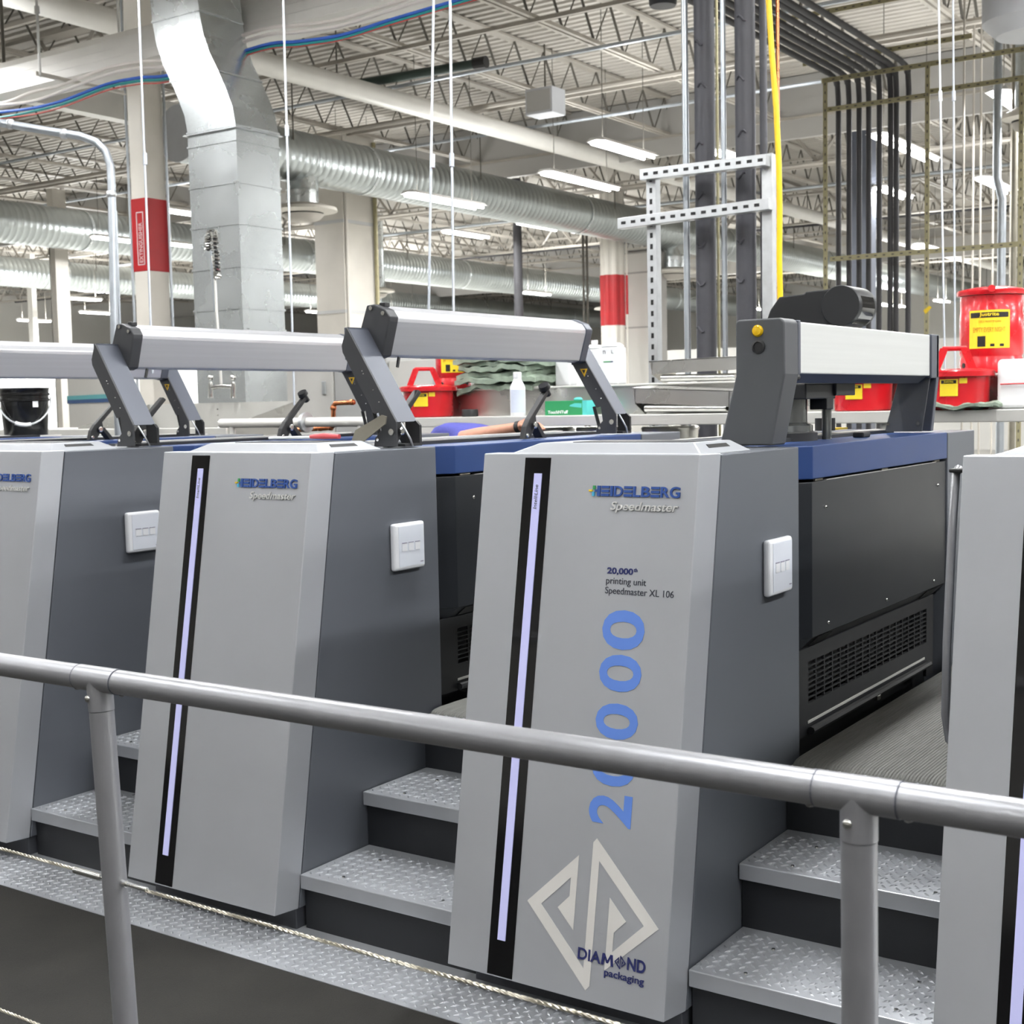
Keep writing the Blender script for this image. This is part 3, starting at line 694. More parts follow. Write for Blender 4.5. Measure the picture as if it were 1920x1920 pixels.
# green rags: a slumped stack of folded cloths
def rag(c, lx, ly, th, seed, name, label=None, parent=None, droop=0):
    rnd = random.Random(seed); nx, ny = 18, 8; mb = MB(); vs = []
    ph = [rnd.uniform(0, 6) for _ in range(6)]
    def hgt(u, v): return .010*sin(u*9+ph[0])+.008*sin(v*11+ph[1])+.006*sin(u*17+v*5+ph[2])
    for lay in (0, 1):
        for j in range(ny+1):
            for i in range(nx+1):
                u, v = i/nx, j/ny; e = max(abs(2*u-1), abs(2*v-1))**4
                rx = 1+.03*sin(v*13+ph[3]); ry = 1+.05*sin(u*15+ph[4])
                z = hgt(u, v)*.7-droop*max(0, abs(2*u-1)-.55)**1.5*(.6 if u > .5 else 1)-droop*.6*max(0, (1-v)-.6)
                z += (th*.5*(1-e*.3) if lay else -th*.5*(1-e*.3))+.006*sin(u*31+ph[5])*sin(v*7+ph[0])
                vs.append((c[0]+(u-.5)*lx*rx, c[1]+(v-.5)*ly*ry, c[2]+z))
    n1 = (nx+1)*(ny+1)
    fs = []
    for j in range(ny):
        for i in range(nx):
            a = j*(nx+1)+i; fs.append((a, a+nx+1, a+nx+2, a+1)); fs.append((n1+a, n1+a+1, n1+a+nx+2, n1+a+nx+1))
    edge = [i for i in range(nx+1)]+[j*(nx+1)+nx for j in range(1, ny+1)]+[ny*(nx+1)+i for i in range(nx-1, -1, -1)]+[j*(nx+1) for j in range(ny-1, 0, -1)]
    for i in range(len(edge)): a, b = edge[i], edge[(i+1) % len(edge)]; fs.append((a, b, n1+b, n1+a))
    mb.add(vs, fs); return mb.build(name, 'rag_green', parent, smooth=True)
rc = PY(957, 728, 4.05); D = DEP(rc)
lx = 152*D/FPX/.86
words = ['bottom cloth of the green rag stack, drooping over the shelf edge', 'second cloth from the bottom of the green rag stack', 'third cloth from the bottom of the green rag stack', 'fourth cloth from the bottom of the green rag stack', 'fifth cloth from the bottom of the green rag stack', 'sixth cloth from the bottom of the green rag stack', 'top cloth of the green rag stack under the silver guard bar']
for i in range(7):
    o = rag((rc.x+.02*sin(i*2.1), 4.06-.02*(i % 2), SZ+.033+i*.031), lx*(.92+.06*sin(i*1.7)), .40, .041, i, 'folded_rag', droop=.10 if i == 0 else (.05 if i < 3 else .02))
    tag(o, words[i], 'rag', 'green rags on the rear shelf')
rg = PY(1805, 768, 3.70); tag(rag((rg.x, 3.66, BZ+.016), .38, .26, .022, 31, 'crumpled_rag'), 'crumpled green rag under the low red can at right', 'rag')

# bottles, jugs, boxes
c, r, h = span(957, 986, 697, 779, 3.70)
t = thing('spray_bottle', 'slim white plastic bottle with a pale blue label in front of the rags', 'bottle', (c.x, c.y, BZ))
MB().lathe([(r*.95, 0), (r, .006), (r, h*.66), (r*.55, h*.82), (r*.5, h*.86)], (0, 0, 0), 24).build('bottle_body', 'plastic_white', t, smooth=True)
MB().lathe([(r*.55, h*.86), (r*.55, h*.985), (r*.45, h)], (0, 0, 0), 20).build('bottle_cap', 'plastic_white', t, smooth=True)
am = to_cam(c); cyl_label((0, 0, 0), r, am-1.1, am+1.1, h*.08, h*.60, 'bottle_label', 'plastic_blueish', t)
def jug(x0, x1, yt, yb, Y, label, stripe):
    c, r, h = span(x0, x1, yt, yb, Y); t = thing('plastic_jug', label, 'jug', (c.x, c.y, SZ), 'white jugs on the rear shelf')
    MB().hexa([(-r, -r*.8, 0), (r, -r*.8, 0), (r, r*.8, 0), (-r, r*.8, 0)], [(-r, -r*.8, h*.80), (r, -r*.8, h*.80), (r, r*.8, h*.80), (-r, r*.8, h*.80)]).hexa([(-r, -r*.8, h*.80), (r, -r*.8, h*.80), (r, r*.8, h*.80), (-r, r*.8, h*.80)], [(-r*.75, -r*.6, h*.90), (r*.55, -r*.6, h*.90), (r*.55, r*.6, h*.90), (-r*.75, r*.6, h*.90)]).build('jug_body', 'plastic_white', t, bevel=.012, seg=3)
    MB().tube([(r*.0, 0, h*.9), (r*.0, 0, h*.94), (r*.0, 0, h)], [r*.3, r*.36, r*.34], 16).build('jug_cap', 'plastic_white', t, smooth=True)
    if stripe:
        box('jug_stripe', 'green', t, -r*.55, r*.2, -r*.8-.002, -r*.8, h*.48, h*.50); box('jug_stripe', 'print_navy', t, r*.2, r*.45, -r*.8-.002, -r*.8, h*.48, h*.50)
        text_geo('n', -r*.6, h*.66, -r*.35, h*.73, lambda x, y, hh: (x, -r*.8-hh, y)).build('jug_letter', 'print_dark', t)
        text_geo('L', r*.3, h*.66, r*.5, h*.73, lambda x, y, hh: (x, -r*.8-hh, y)).build('jug_letter', 'print_dark', t)
jug(1045, 1078, 655, 722, 4.15, 'white jug just right of the green rags, behind the rear arm', False)
jug(1098, 1134, 637, 721, 4.12, 'white jug behind the upper end of the rear arm', False)
jug(1130, 1170, 632, 719, 4.02, 'white jug with a green and navy stripe, rightmost of the jugs', True)
a = PY(1022, 777, 3.72); b = PY(1092, 777, 3.72); D = DEP(a); gh = 27*D/FPX
t = thing('glove_box', 'green cardboard glove box with white lettering on the bench', 'box', (a.x, 3.72, BZ))
gw = b.x-a.x
MB().box(0, gw, 0, .10, 0, gh).build('carton', 'box_green', t, bevel=.001)
box('carton_end', 'glove_teal', t, gw, gw+.03, .0, .10, 0, gh)
text_geo('TouchNTuff', .02, gh*.12, gw*.62, gh*.34, lambda x, y, h: (x, -h, y), bold=.03).build('carton_text', 'plastic_white', t)
MB().prism([(gw*.66, gh*.62), (gw*.8, gh*.55), (gw*.98, gh*.5), (gw*.98, gh*.8), (gw*.8, gh*.82), (gw*.68, gh*.7)], 'y', -.001, 0).build('hand_print', 'glove_teal', t)
MB().ball((gw*.78, .05, gh+.006), .03, 10, 6, (1, .7, .5)).build('glove_tip', 'glove_teal', t, smooth=True)
c, r, h = span(865, 897, 765, 779, 3.70); t = thing('black_cup', 'small black cup on the bench right of the left red can', 'cup', (c.x, c.y, BZ))
MB().lathe([(r*.85, 0), (r, .004), (r, h*.9), (r*.96, h), (r*.8, h), (r*.8, h*.5)], (0, 0, 0), 24).build('cup_body', 'rubber_black', t, smooth=True)
# stainless troughs left upside down
def trough(p0, p1, y0, y1, z0, h, label, tilt):
    t = thing('steel_trough', label, 'tray', (p0, y0, z0), 'stainless troughs stacked on the bench'); L = p1-p0; d = y1-y0
    mb = MB(); mb.prism([(0, h), (L, h-tilt), (L*.97, h*.42-tilt), (.03, h*.42)], 'y', 0, .004); mb.build('trough_wall', 'stainless', t)
    MB().hexa([(0, 0, h), (L, 0, h-tilt), (L, d, h-tilt+.015), (0, d, h+.015)], [(0, 0, h-.004), (L, 0, h-tilt-.004), (L, d, h-tilt+.011), (0, d, h+.011)]).build('trough_base', 'stainless', t)
    MB().prism([(0, h), (0, h*.4), (d*.5, 0), (d, h*.4), (d, h)], 'x', .02, .024).build('trough_end', 'stainless', t)
    MB().prism([(0, h-tilt), (0, h*.4-tilt), (d*.5, .002), (d, h*.4-tilt), (d, h-tilt)], 'x', L-.03, L-.026).build('trough_end', 'stainless', t)
    MB().tube([(.08, .02, h*.22), (L-.05, .02, h*.18)], .022, 14).build('trough_roller', 'chrome', t, smooth=True)
a = PY(1184, 745, 3.66); b = PY(1376, 748, 3.66); trough(a.x, b.x, 3.66, 3.9, BZ, .15, 'stainless trough lying upside down on the bench left of the arch', .03)
a = PY(1216, 690, 4.0); b = PY(1392, 690, 4.0); trough(a.x, b.x, 4.0, 4.3, SZ, .13, 'stainless trough lying upside down on the rear shelf left of the arch', -.01)
# drums below the bench
for i, (x, lb) in enumerate(((-2.35, 'stainless drum below the bench at left'), (-1.95, 'stainless drum below the bench, second from the left'), (-1.5, 'stainless drum below the bench nearest the rear arm foot'))):
    t = thing('steel_drum', lb, 'drum', (x, 4.0, .82), 'drums on the under shelf')
    MB().lathe([(.16, 0), (.165, .02), (.165, .2), (.172, .21), (.165, .22), (.165, .58), (.172, .60), (.165, .61)], (0, 0, 0), 28).build('drum_shell', 'stainless', t, smooth=True)
t = thing('white_canister', 'white plastic canister on the rear shelf below the tall can at the right edge', 'canister', (0, 0, 0))
a = PY(1868, 790, 3.70)
MB().box(a.x, a.x+.34, 3.70, 3.92, BZ, BZ+.24).build('canister_body', 'plastic_white', t, bevel=.02, seg=3); MB().tube([(a.x+.02, 3.69, BZ+.12), (a.x+.2, 3.69, BZ+.122)], .004, 6).build('red_line', 'can_red', t)

# ------------------------------------------------------------------ crouching person behind the press
def person():
    t = thing('person', 'person in a blue shirt crouching behind the press, one forearm reaching right', 'person', (0, 0, 0))
    p0 = PY(880, 815, 3.05); t.location.z = .05
    bx, by = p0.x, 3.05
    me = bpy.data.meshes.new('body'); V = []; E_ = []; R_ = []
    def v(x, y, z, r, par=None):
        V.append((x, y, z)); R_.append(r)
        if par is not None: E_.append((par, len(V)-1))
        return len(V)-1
    hip = v(bx-.32, by, 1.20, .17); sp = v(bx-.14, by, 1.33, .18, hip); ch = v(bx+.06, by, 1.36, .185, sp); nk = v(bx+.20, by, 1.27, .065, ch); hd0 = v(bx+.28, by, 1.24, .085, nk); hd1 = v(bx+.38, by, 1.19, .10, hd0); hd2 = v(bx+.45, by, 1.15, .07, hd1)
    for s in (-1, 1):
        h = v(bx-.30, by+s*.10, 1.08, .105, hip); k = v(bx+.08, by+s*.16, 1.02, .075, h); a = v(bx-.14, by+s*.16, .64, .05, k); f = v(bx-.02, by+s*.17, .58, .045, a); f2 = v(bx+.10, by+s*.18, .575, .035, f)
        sh = v(bx+.10, by+s*.17, 1.31, .075, ch); 
        if s < 0:
            el = v(bx+.14, by-.24, 1.34, .058, sh)
        else:
            el = v(bx+.24, by+.24, 1.08, .055, sh); wr = v(bx+.45, by+.2, 1.02, .035, el)
    me.from_pydata(V, E_, [])
    o = bpy.data.objects.new('body', me); COL.objects.link(o); o.parent = t
    sk = o.modifiers.new('skin', 'SKIN'); sk.use_smooth_shade = True
    for i, r in enumerate(R_): me.skin_vertices[0].data[i].radius = (r, r)
    me.skin_vertices[0].data[0].use_root = True
    o.modifiers.new('sub', 'SUBSURF').levels = 2; o.modifiers['sub'].render_levels = 2
    me.materials.append(M['shirt_blue'])
    # bare forearm with hand and fingers
    e = Vector((bx+.13, by-.24, 1.345)); q = PY(975, 818, by-.26); wv = Vector((q.x, q.y, q.z))
    d = (wv-e).normalized(); side = Vector((0, 0, 1)).cross(d).normalized(); up = d.cross(side)
    fm = MB().tube([e, e.lerp(wv, .3), e.lerp(wv, .8), wv, wv+d*.04, wv+d*.085], [.045, .044, .030, .027, .036, .034], 14)
    for i, (L, sp_) in enumerate(((.068, -.027), (.078, -.009), (.074, .009), (.058, .026))):
        b = wv+d*.08+side*sp_; fm.tube([b, b+d*L*.45-up*.006, b+d*L*.75-up*.022, b+d*L*.9-up*.042], [.009, .009, .008, .007], 8)
    b = wv+d*.02+side*-.03; fm.tube([b, b+d*.03-side*.025, b+d*.06-side*.03-up*.01], [.011, .010, .008], 8)
    fm.build('forearm', 'skin', t, smooth=True)
    MB().tube([wv-d*.02, wv+d*.005], .031, 14).build('wrist_watch', 'rubber_black', t, smooth=True)
    MB().ball((bx+.36, by, 1.22), .115, 14, 10, (1.1, .95, .95)).build('hair', 'hair', t, smooth=True)
person()

# ------------------------------------------------------------------ sink area at left
SX0, SX1 = -5.95, -4.41
t = thing('steel_sink', 'wide stainless sink with slanting side splashes below the square duct', 'sink', (0, 0, 0))
zb_, zt_ = 1.40, 1.632
box('sink_back', 'stainless_dull', t, SX0, SX1, 3.94, 3.96, 1.2, zt_)
for x in (SX0, SX1): MB().prism([(3.28, 1.30), (3.28, 1.47), (3.30, 1.475), (3.94, zt_), (3.94, 1.20)], 'x', x-.006, x+.006).build('side_splash', 'stainless', t)
box('sink_front', 'stainless_dull', t, SX0-.3, SX1, 3.26, 3.30, 1.26, 1.462, bevel=.006)
box('sink_bottom', 'stainless', t, SX0, SX1, 3.28, 3.94, 1.2, 1.22)
box('drain_board', 'stainless_dull', t, SX0-1.2, SX0-.3, 3.26, 3.9, 1.42, 1.462, bevel=.005)
for i in range(6): MB().ball((-5.2, 3.938, 1.36+i*.045), .006, 6, 4).build('rivet', 'chrome', t)
for x in (SX0, SX1-.05, SX0-1.1): box('sink_leg', 'stainless_dull', t, x, x+.05, 3.4, 3.45, GZ, 1.25)
f = thing('prerinse_faucet', 'chrome wall faucet with a tall spring spray hose in front of the duct', 'faucet', (0, 0, 0)); FY = 3.9
def q(x, y): return PY(x, y, FY)
MB().tube([q(395, 727), q(415, 724), q(437, 725)], .016, 12).build('faucet_body', 'chrome', f, smooth=True)
for x in (395, 437):
    MB().tube([q(x, 746), q(x, 735), q(x, 728), q(x, 716)], [.022, .016, .02, .013], 12).build('faucet_inlet', 'chrome', f, smooth=True)
    MB().ball(q(x, 708), .022, 10, 6).build('tap_handle', 'chrome', f, smooth=True)
MB().tube([q(415, 722), q(409, 620), q(406, 585), q(402, 500), q(398, 480)], .010, 8).build('riser_pipe', 'stainless_dull', f, smooth=True)
MB().tube([q(402, 585), q(399, 520), q(395, 470)], .008, 8).build('hook_rod', 'conduit', f, smooth=True)
sp = []; path = [q(391, 470), q(391, 450), q(394, 435), q(399, 432), q(402, 445), q(405, 480), q(407, 510), q(408, 522)]
def along(u):
    s = u*(len(path)-1); i = min(int(s), len(path)-2); return path[i].lerp(path[i+1], s-i)
for i in range(260):
    u = i/259; a = i*.75; p = along(u); sp.append(p+RT*.024*cos(a)+FW*.024*sin(a)+Vector((0, 0, 0)))
MB().tube(sp, .006, 5).build('hose_spring', 'chrome', f, smooth=True)
MB().tube(path, .012, 8).build('hose', 'rubber_black', f, smooth=True)
# white pipe and copper pipes near the sink
a, b = PY(415, 794, 3.1), PY(700, 787, 3.1)
t = thing('white_pipe', 'white horizontal pipe with a flange right of the sink', 'pipe', (0, 0, 0)); b.z = a.z
MB().tube([a, b], .030, 18).build('pipe_run', 'white_beam', t, smooth=True)
fx = PY(574, 790, 3.1); MB().tube([(fx.x-.012, 3.1, a.z), (fx.x+.012, 3.1, a.z)], .062, 24).build('flange', 'strut', t, smooth=True)
for x in (a.x+.1, b.x-.1): MB().tube([(x, 3.1, GZ), (x, 3.1, a.z-.02)], .02, 10).build('pipe_stand', 'white_beam', t)
t = thing('copper_pipe', 'bright copper pipework between the sink and the left red can', 'pipe', (0, 0, 0))
g = lambda x, y: PY(x, y, 3.35)
MB().tube([g(528, 816), g(532, 809), g(540, 807), g(620, 802), g(625, 798), g(625, 762), g(629, 756), g(664, 754)], .016, 12).build('copper_run', 'copper', t, smooth=True)
for x, y in ((600, 803), (620, 802), (625, 765), (660, 754)): MB().ball(g(x, y), .021, 10, 6).build('solder_joint', 'copper', t, smooth=True)
e = g(528, 816); MB().tube([e, (e.x, 3.35, GZ)], .015, 10).build('copper_drop', 'copper', t)

# black pail
c, r, h = span(3, 95, 722, 812, 2.22); pz = ZT-.006
t = thing('black_pail', 'black plastic pail with a white grip on its wire handle at the left edge', 'pail', (c.x, 2.22, pz))
MB().lathe([(r*.82, 0), (r*.84, .006), (r*.93, h*.72), (r*.99, h*.73), (r*.99, h*.77), (r*.94, h*.78), (r*.94, h*.84), (r*1.0, h*.85), (r*1.0, h*.89), (r*.95, h*.90), (r*.96, h*.97), (r*1.0, h), (r*.93, h), (r*.80, h*.1)], (0, 0, 0), 40).build('pail_body', 'pail_black', t, smooth=True)
am = to_cam((c.x, 2.22, pz)); d = Vector((-sin(am), cos(am), 0)); n_ = Vector((cos(am), sin(am), 0))
hp = [d*(r*1.02*cos(x))*1+n_*(r*1.0*sin(x)*.75+.02)+Vector((0, 0, h*(.80-.56*sin(x)))) for x in [i*pi/16 for i in range(17)]]
MB().tube(hp, .006, 8).build('wire_handle', 'strut', t, smooth=True)
MB().tube(hp[7:11], .013, 10).build('handle_grip', 'plastic_white', t, smooth=True)
cyl_label((0, 0, 0), r*.885, am+.32, am+.56, h*.60, h*.72, 'price_tag', 'plastic_white', t, .012)

# ------------------------------------------------------------------ square galvanised duct with an S bend
t = thing('square_duct', 'square galvanised sheet metal duct with an S bend left of centre', 'duct', (0, 0, 0))
k0 = PD(442, 235, 11.0); DX, DY = .575, .50
secs = []
def zz(y): return 1.58+(767-y)*11/FPX
for y, dx in ((760, .0), (615, .0), (575, .0), (497, .0), (417, .0), (340, .0), (262, 0), (235, 0), (200, -.03), (165, -.10), (130, -.18), (95, -.27), (55, -.34), (10, -.38), (-40, -.40), (-260, -.40), (-520, -.40)): secs.append((k0.x+dx, zz(y)))
def ring(x, z, e=0): return [(x-DX-e, k0.y-e, z), (x+e, k0.y-e, z), (x+e, k0.y+DY+e, z), (x-DX-e, k0.y+DY+e, z)]
for grp in ((0, 1), (1, 2), (2, 3), (3, 4), (4, 5), (5, 6), (6, 7), (7, 8, 9, 10), (10, 11, 12, 13), (13, 14, 15), (15, 16)):
    mb = MB()
    for a, b in zip(grp[:-1], grp[1:]): mb.hexa(ring(*secs[a]), ring(*secs[b]))
    mb.build('duct_section', 'galv', t)
    x, z = secs[grp[0]]
    if grp[0]: MB().hexa(ring(x, z-.008, .008), ring(x, z+.008, .008)).build('duct_seam', 'galv', t)
for i, (dz) in enumerate((zz(235), zz(612))):
    MB().hexa(ring(k0.x, dz-.025, .03), ring(k0.x, dz-.018, .03)).build('duct_flange', 'strut', t)

# ------------------------------------------------------------------ round spiral ducts along Y
def spiral(a, y1, r, label, cap=False):
    mb = MB(); prof = []; y = 0; L = y1-a.y
    while y < L:
        prof += [(r, y), (r, y+.10), (r+.008, y+.115), (r+.008, y+.135)]; y += .15
    t = thing('spiral_duct', label, 'duct', (a.x, a.y, a.z), 'spiral ducts under the roof')
    mb.lathe(prof, (0, 0, 0), 32, 'y').build('duct_shell', 'spiral', t, smooth=True)
    if cap: MB().lathe([(r+.01, -.02), (r+.012, .0)], (0, 0, 0), 32, 'y').build('end_cap', 'disc_grey', t)
    for yy in range(4, int(L), 7): MB().lathe([(r+.012, 0), (r+.012, .06)], (0, yy, 0), 32, 'y').build('joint_band', 'galv', t)
    for yy in range(2, int(L), 5):
        MB().tube([(r*.9, yy, 0), (r*.9, yy, ZD-a.z-.7)], .012, 5).build('hanger_rod', 'steel_dark', t)
    return t
ZS = 5.56
a = PZ(335, 250, ZS); dA = spiral(a, Y1-1, .40, 'spiral duct with a blank grey end cap behind the square duct', True)
a = PZ(0, 415, ZS); a.y -= 9; a = Vector((a.x, a.y, ZS)); spiral(a, Y1-1, .43, 'spiral duct passing between the white box column and the red-banded column')
a = PZ(0, 508, ZS); a.y -= 9; a = Vector((a.x, a.y, ZS)); spiral(a, Y1-1, .41, 'farthest spiral duct, low across the background')
def drop(px, py, Y_, r, dx, label, z1):   # round drop with a disc diffuser
    pass
# drops with disc diffusers
def diffuser(c, r, hh, label):
    t = thing('air_diffuser', label, 'air diffuser', c, 'round air diffusers')
    MB().lathe([(r*.47, 0), (r*.47, hh*.55), (r*.485, hh*.56), (r*.47, hh*.58), (r*.47, hh)], (0, 0, 0), 28).build('drop_duct', 'galv', t, smooth=True)
    MB().lathe([(r*.62, -.03), (r, .0), (r*.98, .05), (r*.5, .12)], (0, 0, 0), 36).build('diffuser_disc', 'column_white', t, smooth=True)
    MB().lathe([(r*.3, -.16), (r*.5, -.12), (r*.62, -.05)], (0, 0, 0), 28).build('diffuser_cone', 'deck', t, smooth=True)
    MB().lathe([(r*.60, -.034), (r*.60, -.03)], (0, 0, 0), 28).build('diffuser_gap', 'deep_black', t)
ax = dA.location.x
c = PX(568, 397, ax); diffuser((ax, c.y, c.z), .55, ZS-c.z-.25, 'round ceiling diffuser beside the square duct, below the spiral duct')
c = PX(1262, 512, ax); diffuser((ax, c.y, c.z), .62, ZS-c.z-.25, 'round diffuser behind the slotted strut frame')
c = PZ(705, 548, 4.6); diffuser((c.x, c.y, c.z), .5, 2.02, 'small round diffuser right of the white box column')
c = PZ(1145, 580, 4.4); diffuser((c.x, c.y, c.z), .5, 2.1, 'small round diffuser left of the red-banded fluted column')

# ------------------------------------------------------------------ white beam, white pipe, cables at upper left
bz = 5.03
t = thing('white_beam', 'broad white ribbed beam crossing the upper left corner', 'beam', (0, 0, 0))
MB().prism([(5.66, bz-.17), (5.66, bz-.09), (5.68, bz-.08), (5.68, bz+.0), (5.70, bz+.01), (5.70, bz+.09), (5.74, bz+.16), (5.86, bz+.2), (6.06, bz+.16), (6.06, bz-.17)], 'x', -14, -1).build('beam_shell', 'white_beam', t)
for x in (-10.2, -7.2, -4.2): MB().tube([(x, 5.86, bz+.19), (x, 5.86, ZD-.05)], .018, 8).build('beam_hanger', 'steel_dark', t)
a = PZ(640, 160, 6.25); t = thing('white_round_pipe', 'large white round pipe running back under the roof at centre', 'pipe', (a.x, 0, 6.25))
MB().tube([(0, a.y-6, 0), (0, Y1-1, 0)], .15, 20).build('pipe_run', 'white_beam', t, smooth=True)
for yy in range(int(a.y), 50, 6): MB().tube([(0, yy, .14), (0, yy, ZD-6.3)], .012, 5).build('pipe_hanger', 'steel_dark', t)
a = PZ(200, 210, 6.25); t = thing('white_roof_beam', 'white boxed roof beam behind the cables at upper left', 'beam', (a.x, 0, 6.15)); box('beam_box', 'white_beam', t, -.12, .12, a.y-5, Y1-1, 0, .45)
# strut bracket and cables
BY = 5.5
g = lambda x, y: PY(x, y, BY)
t = thing('cable_bracket', 'perforated angle bracket hanging on a white rod at upper left', 'bracket', (0, 0, 0))
a = PY(75, 138, 5.2); b = PX(235, 172, a.x); 
MB().box(a.x-.02, a.x+.02, a.y-.03, b.y, a.z-.02, a.z-.016).box(a.x-.02, a.x-.016, a.y-.03, b.y, a.z-.02, a.z+.02).build('bracket_angle', 'column_white', t)
hm = MB(); yy = a.y
while yy < b.y-.03: hm.box(a.x-.0215, a.x-.0205, yy, yy+.025, a.z-.004, a.z+.006); hm.box(a.x+.0, a.x+.0215, yy, yy+.0, a.z, a.z); yy += .06
hm.build('bracket_slots', 'deep_black', t)['kind'] = 'stuff'
MB().tube([(a.x, a.y, a.z-.03), (a.x, a.y, ZD-.05)], .013, 8).build('hanger_rod', 'fixture_white', t)
MB().tube([(a.x, a.y, a.z+.55), (a.x, a.y, a.z+.62)], .024, 8).build('rod_coupler', 'fixture_white', t)
MB().tube([(b.x, b.y-.05, b.z), (b.x, b.y-.05, ZD-.05)], .012, 8).build('hanger_rod', 'fixture_white', t)
def cable(pts, r, m, label, off):
    pp = [g(x, y+off)+Vector((0, off*.006, 0)) for x, y in pts]
    # smooth
    out = []
    for i in range(len(pp)-1):
        p0 = pp[max(0, i-1)]; p1 = pp[i]; p2 = pp[i+1]; p3 = pp[min(len(pp)-1, i+2)]
        for k in range(6):
            u = k/6; out.append(.5*((2*p1)+(p2-p0)*u+(2*p0-5*p1+4*p2-p3)*u*u+(3*p1-p0-3*p2+p3)*u**3))
    out.append(pp[-1])
    o = MB().tube(out, r, 8).build('data_cable', m, None, smooth=True); tag(o, label, 'cable', 'cables at upper left')
base = [(-120, 222), (0, 210), (60, 203), (120, 188), (200, 158), (260, 146), (330, 138), (490, 86), (560, 78), (640, 66), (730, 38), (860, 0), (1000, -40)]
cable([(x, y) for x, y in base], .015, 'cable_blue', 'thick blue cable bundle sagging at upper left', 0)
cable([(x, y+6+(4 if x < 60 else 0)) for x, y in base], .012, 'cable_teal', 'teal cable under the blue bundle at upper left', 0)
cable([(x, y-16+(3 if x < 100 else -2)) for x, y in base], .016, 'cable_white', 'white conduit cable just above the blue bundle', 0)
cable([(x, y-30+(14 if x < 30 else 0)) for x, y in base], .016, 'cable_white', 'uppermost white conduit cable at upper left', 0)
cable([(x, y+12-(3 if x > 400 else 0)) for x, y in base], .006, 'cable_red', 'thin red cable lowest of the cables at upper left', 0)
# gooseneck conduit
g = lambda x, y: PD(x, y, 8.5)
t = thing('gooseneck_conduit', 'grey conduit that bends down to the floor left of the red-banded column', 'pipe', (0, 0, 0))
pts = [g(-60, 222), g(10, 232), g(100, 247), g(150, 255), g(180, 266), g(198, 284), g(207, 310), g(209, 345)]; b = g(215, 640)
MB().tube(pts+[g(212, 480), b, Vector((b.x, b.y, GZ-.0))], .026, 14).build('conduit_run', 'conduit', t, smooth=True)
for x, y in ((209, 365), (120, 251), (20, 233)): p = g(x, y); MB().ball(p, .034, 10, 6).build('conduit_coupling', 'strut', t, smooth=True)
p = g(219, 600); MB().tube([Vector((p.x, p.y, GZ)), g(217, 395)], .009, 8).build('side_wire', 'conduit', t)

# ------------------------------------------------------------------ columns
def column(x0, xm, x1, D, red, label, z1=6.6, m='column_white'):
    k = PD(xm, 500, D); wx = (xm-x0)*D/FPX/.827*1.02; wy = (x1-xm)*D/FPX/.561
    t = thing('building_column', label, 'column', (k.x, k.y, 0), 'building columns')
    box('column_shaft', m, t, -wx, 0, 0, wy, 0, z1, bevel=.01)
    if red: box('red_band', 'column_red', t, -wx-.004, .004, -.004, wy+.004, red[0], red[1])
    return t, wx, wy
D = 15
zr = lambda y, D: 1.58+(768-y)*D/FPX
t, wx, wy = column(246, 278, 306, D, (zr(505, D), zr(370, D)), 'white column with a red band and outlined lettering at left')
r0, r1 = zr(494, D), zr(395, D)
bm_ = MB(); x_a, x_b = -wx*.68, -wx*.18
for q in ((x_a, x_a+.012, r0, r1), (x_b-.012, x_b, r0, r1), (x_a, x_b, r0, r0+.012), (x_a, x_b, r1-.012, r1)): bm_.box(q[0], q[1], -.008, -.004, q[2], q[3])
bm_.build('sign_outline', 'sign_white', t)
text_geo('EXTINGUISHER', r0+.03, 0, r1-.12, x_b-x_a-.06, lambda x, y, h: (x_b-.03-y, -.005-h, x), bold=.01).build('sign_lettering', 'sign_white', t)
for x in (-wx-.03, .03): MB().tube([(x, .0 if x < 0 else wy, 0), (x, .0 if x < 0 else wy, 6.5)], .015, 8).build('column_conduit', 'conduit', t)
D = 24.5
t, wx, wy = column(587, 646, 700, D, None, 'wide white boxed column behind the round diffuser')
for z in (zr(588, D), zr(420, D)): box('column_joint', 'wall_grey', t, -wx-.01, .01, -.01, wy+.01, z-.03, z+.03)
MB().tube([(.06, wy*.9, 0), (.06, wy*.9, 6.5)], .04, 8).build('column_conduit', 'strut_gold', t); MB().tube([(.03, .05, 0), (.03, .05, 6.5)], .03, 8).build('column_conduit', 'column_white', t)
# fluted column with a red band
D = 31; k = PD(1149, 560, D); t = thing('fluted_column', 'fluted white column with a red band behind the white jugs', 'column', (k.x, k.y, 0), 'building columns')
def flute(r0, z0, z1, nm, m):
    n = 40; mb = MB(); ps = [((r0+.02*cos(8*2*pi*i/n))*cos(2*pi*i/n), (r0+.02*cos(8*2*pi*i/n))*sin(2*pi*i/n)) for i in range(n)]
    mb.prism(ps, 'z', z0, z1).build(nm, m, t)
zr = lambda y, D: 1.58+(752-y)*D/FPX
flute(.27, 0, 6.6, 'column_shaft', 'column_white'); flute(.282, zr(610, D), zr(517, D), 'red_band', 'column_red')
MB().tube([(.35, .05, 0), (.35, .05, 6)], .02, 8).build('column_pipe', 'column_white', t); MB().tube([(.35, .05, zr(590, D)), (.35, .05, zr(518, D))], .03, 8).build('red_pipe', 'column_red', t)
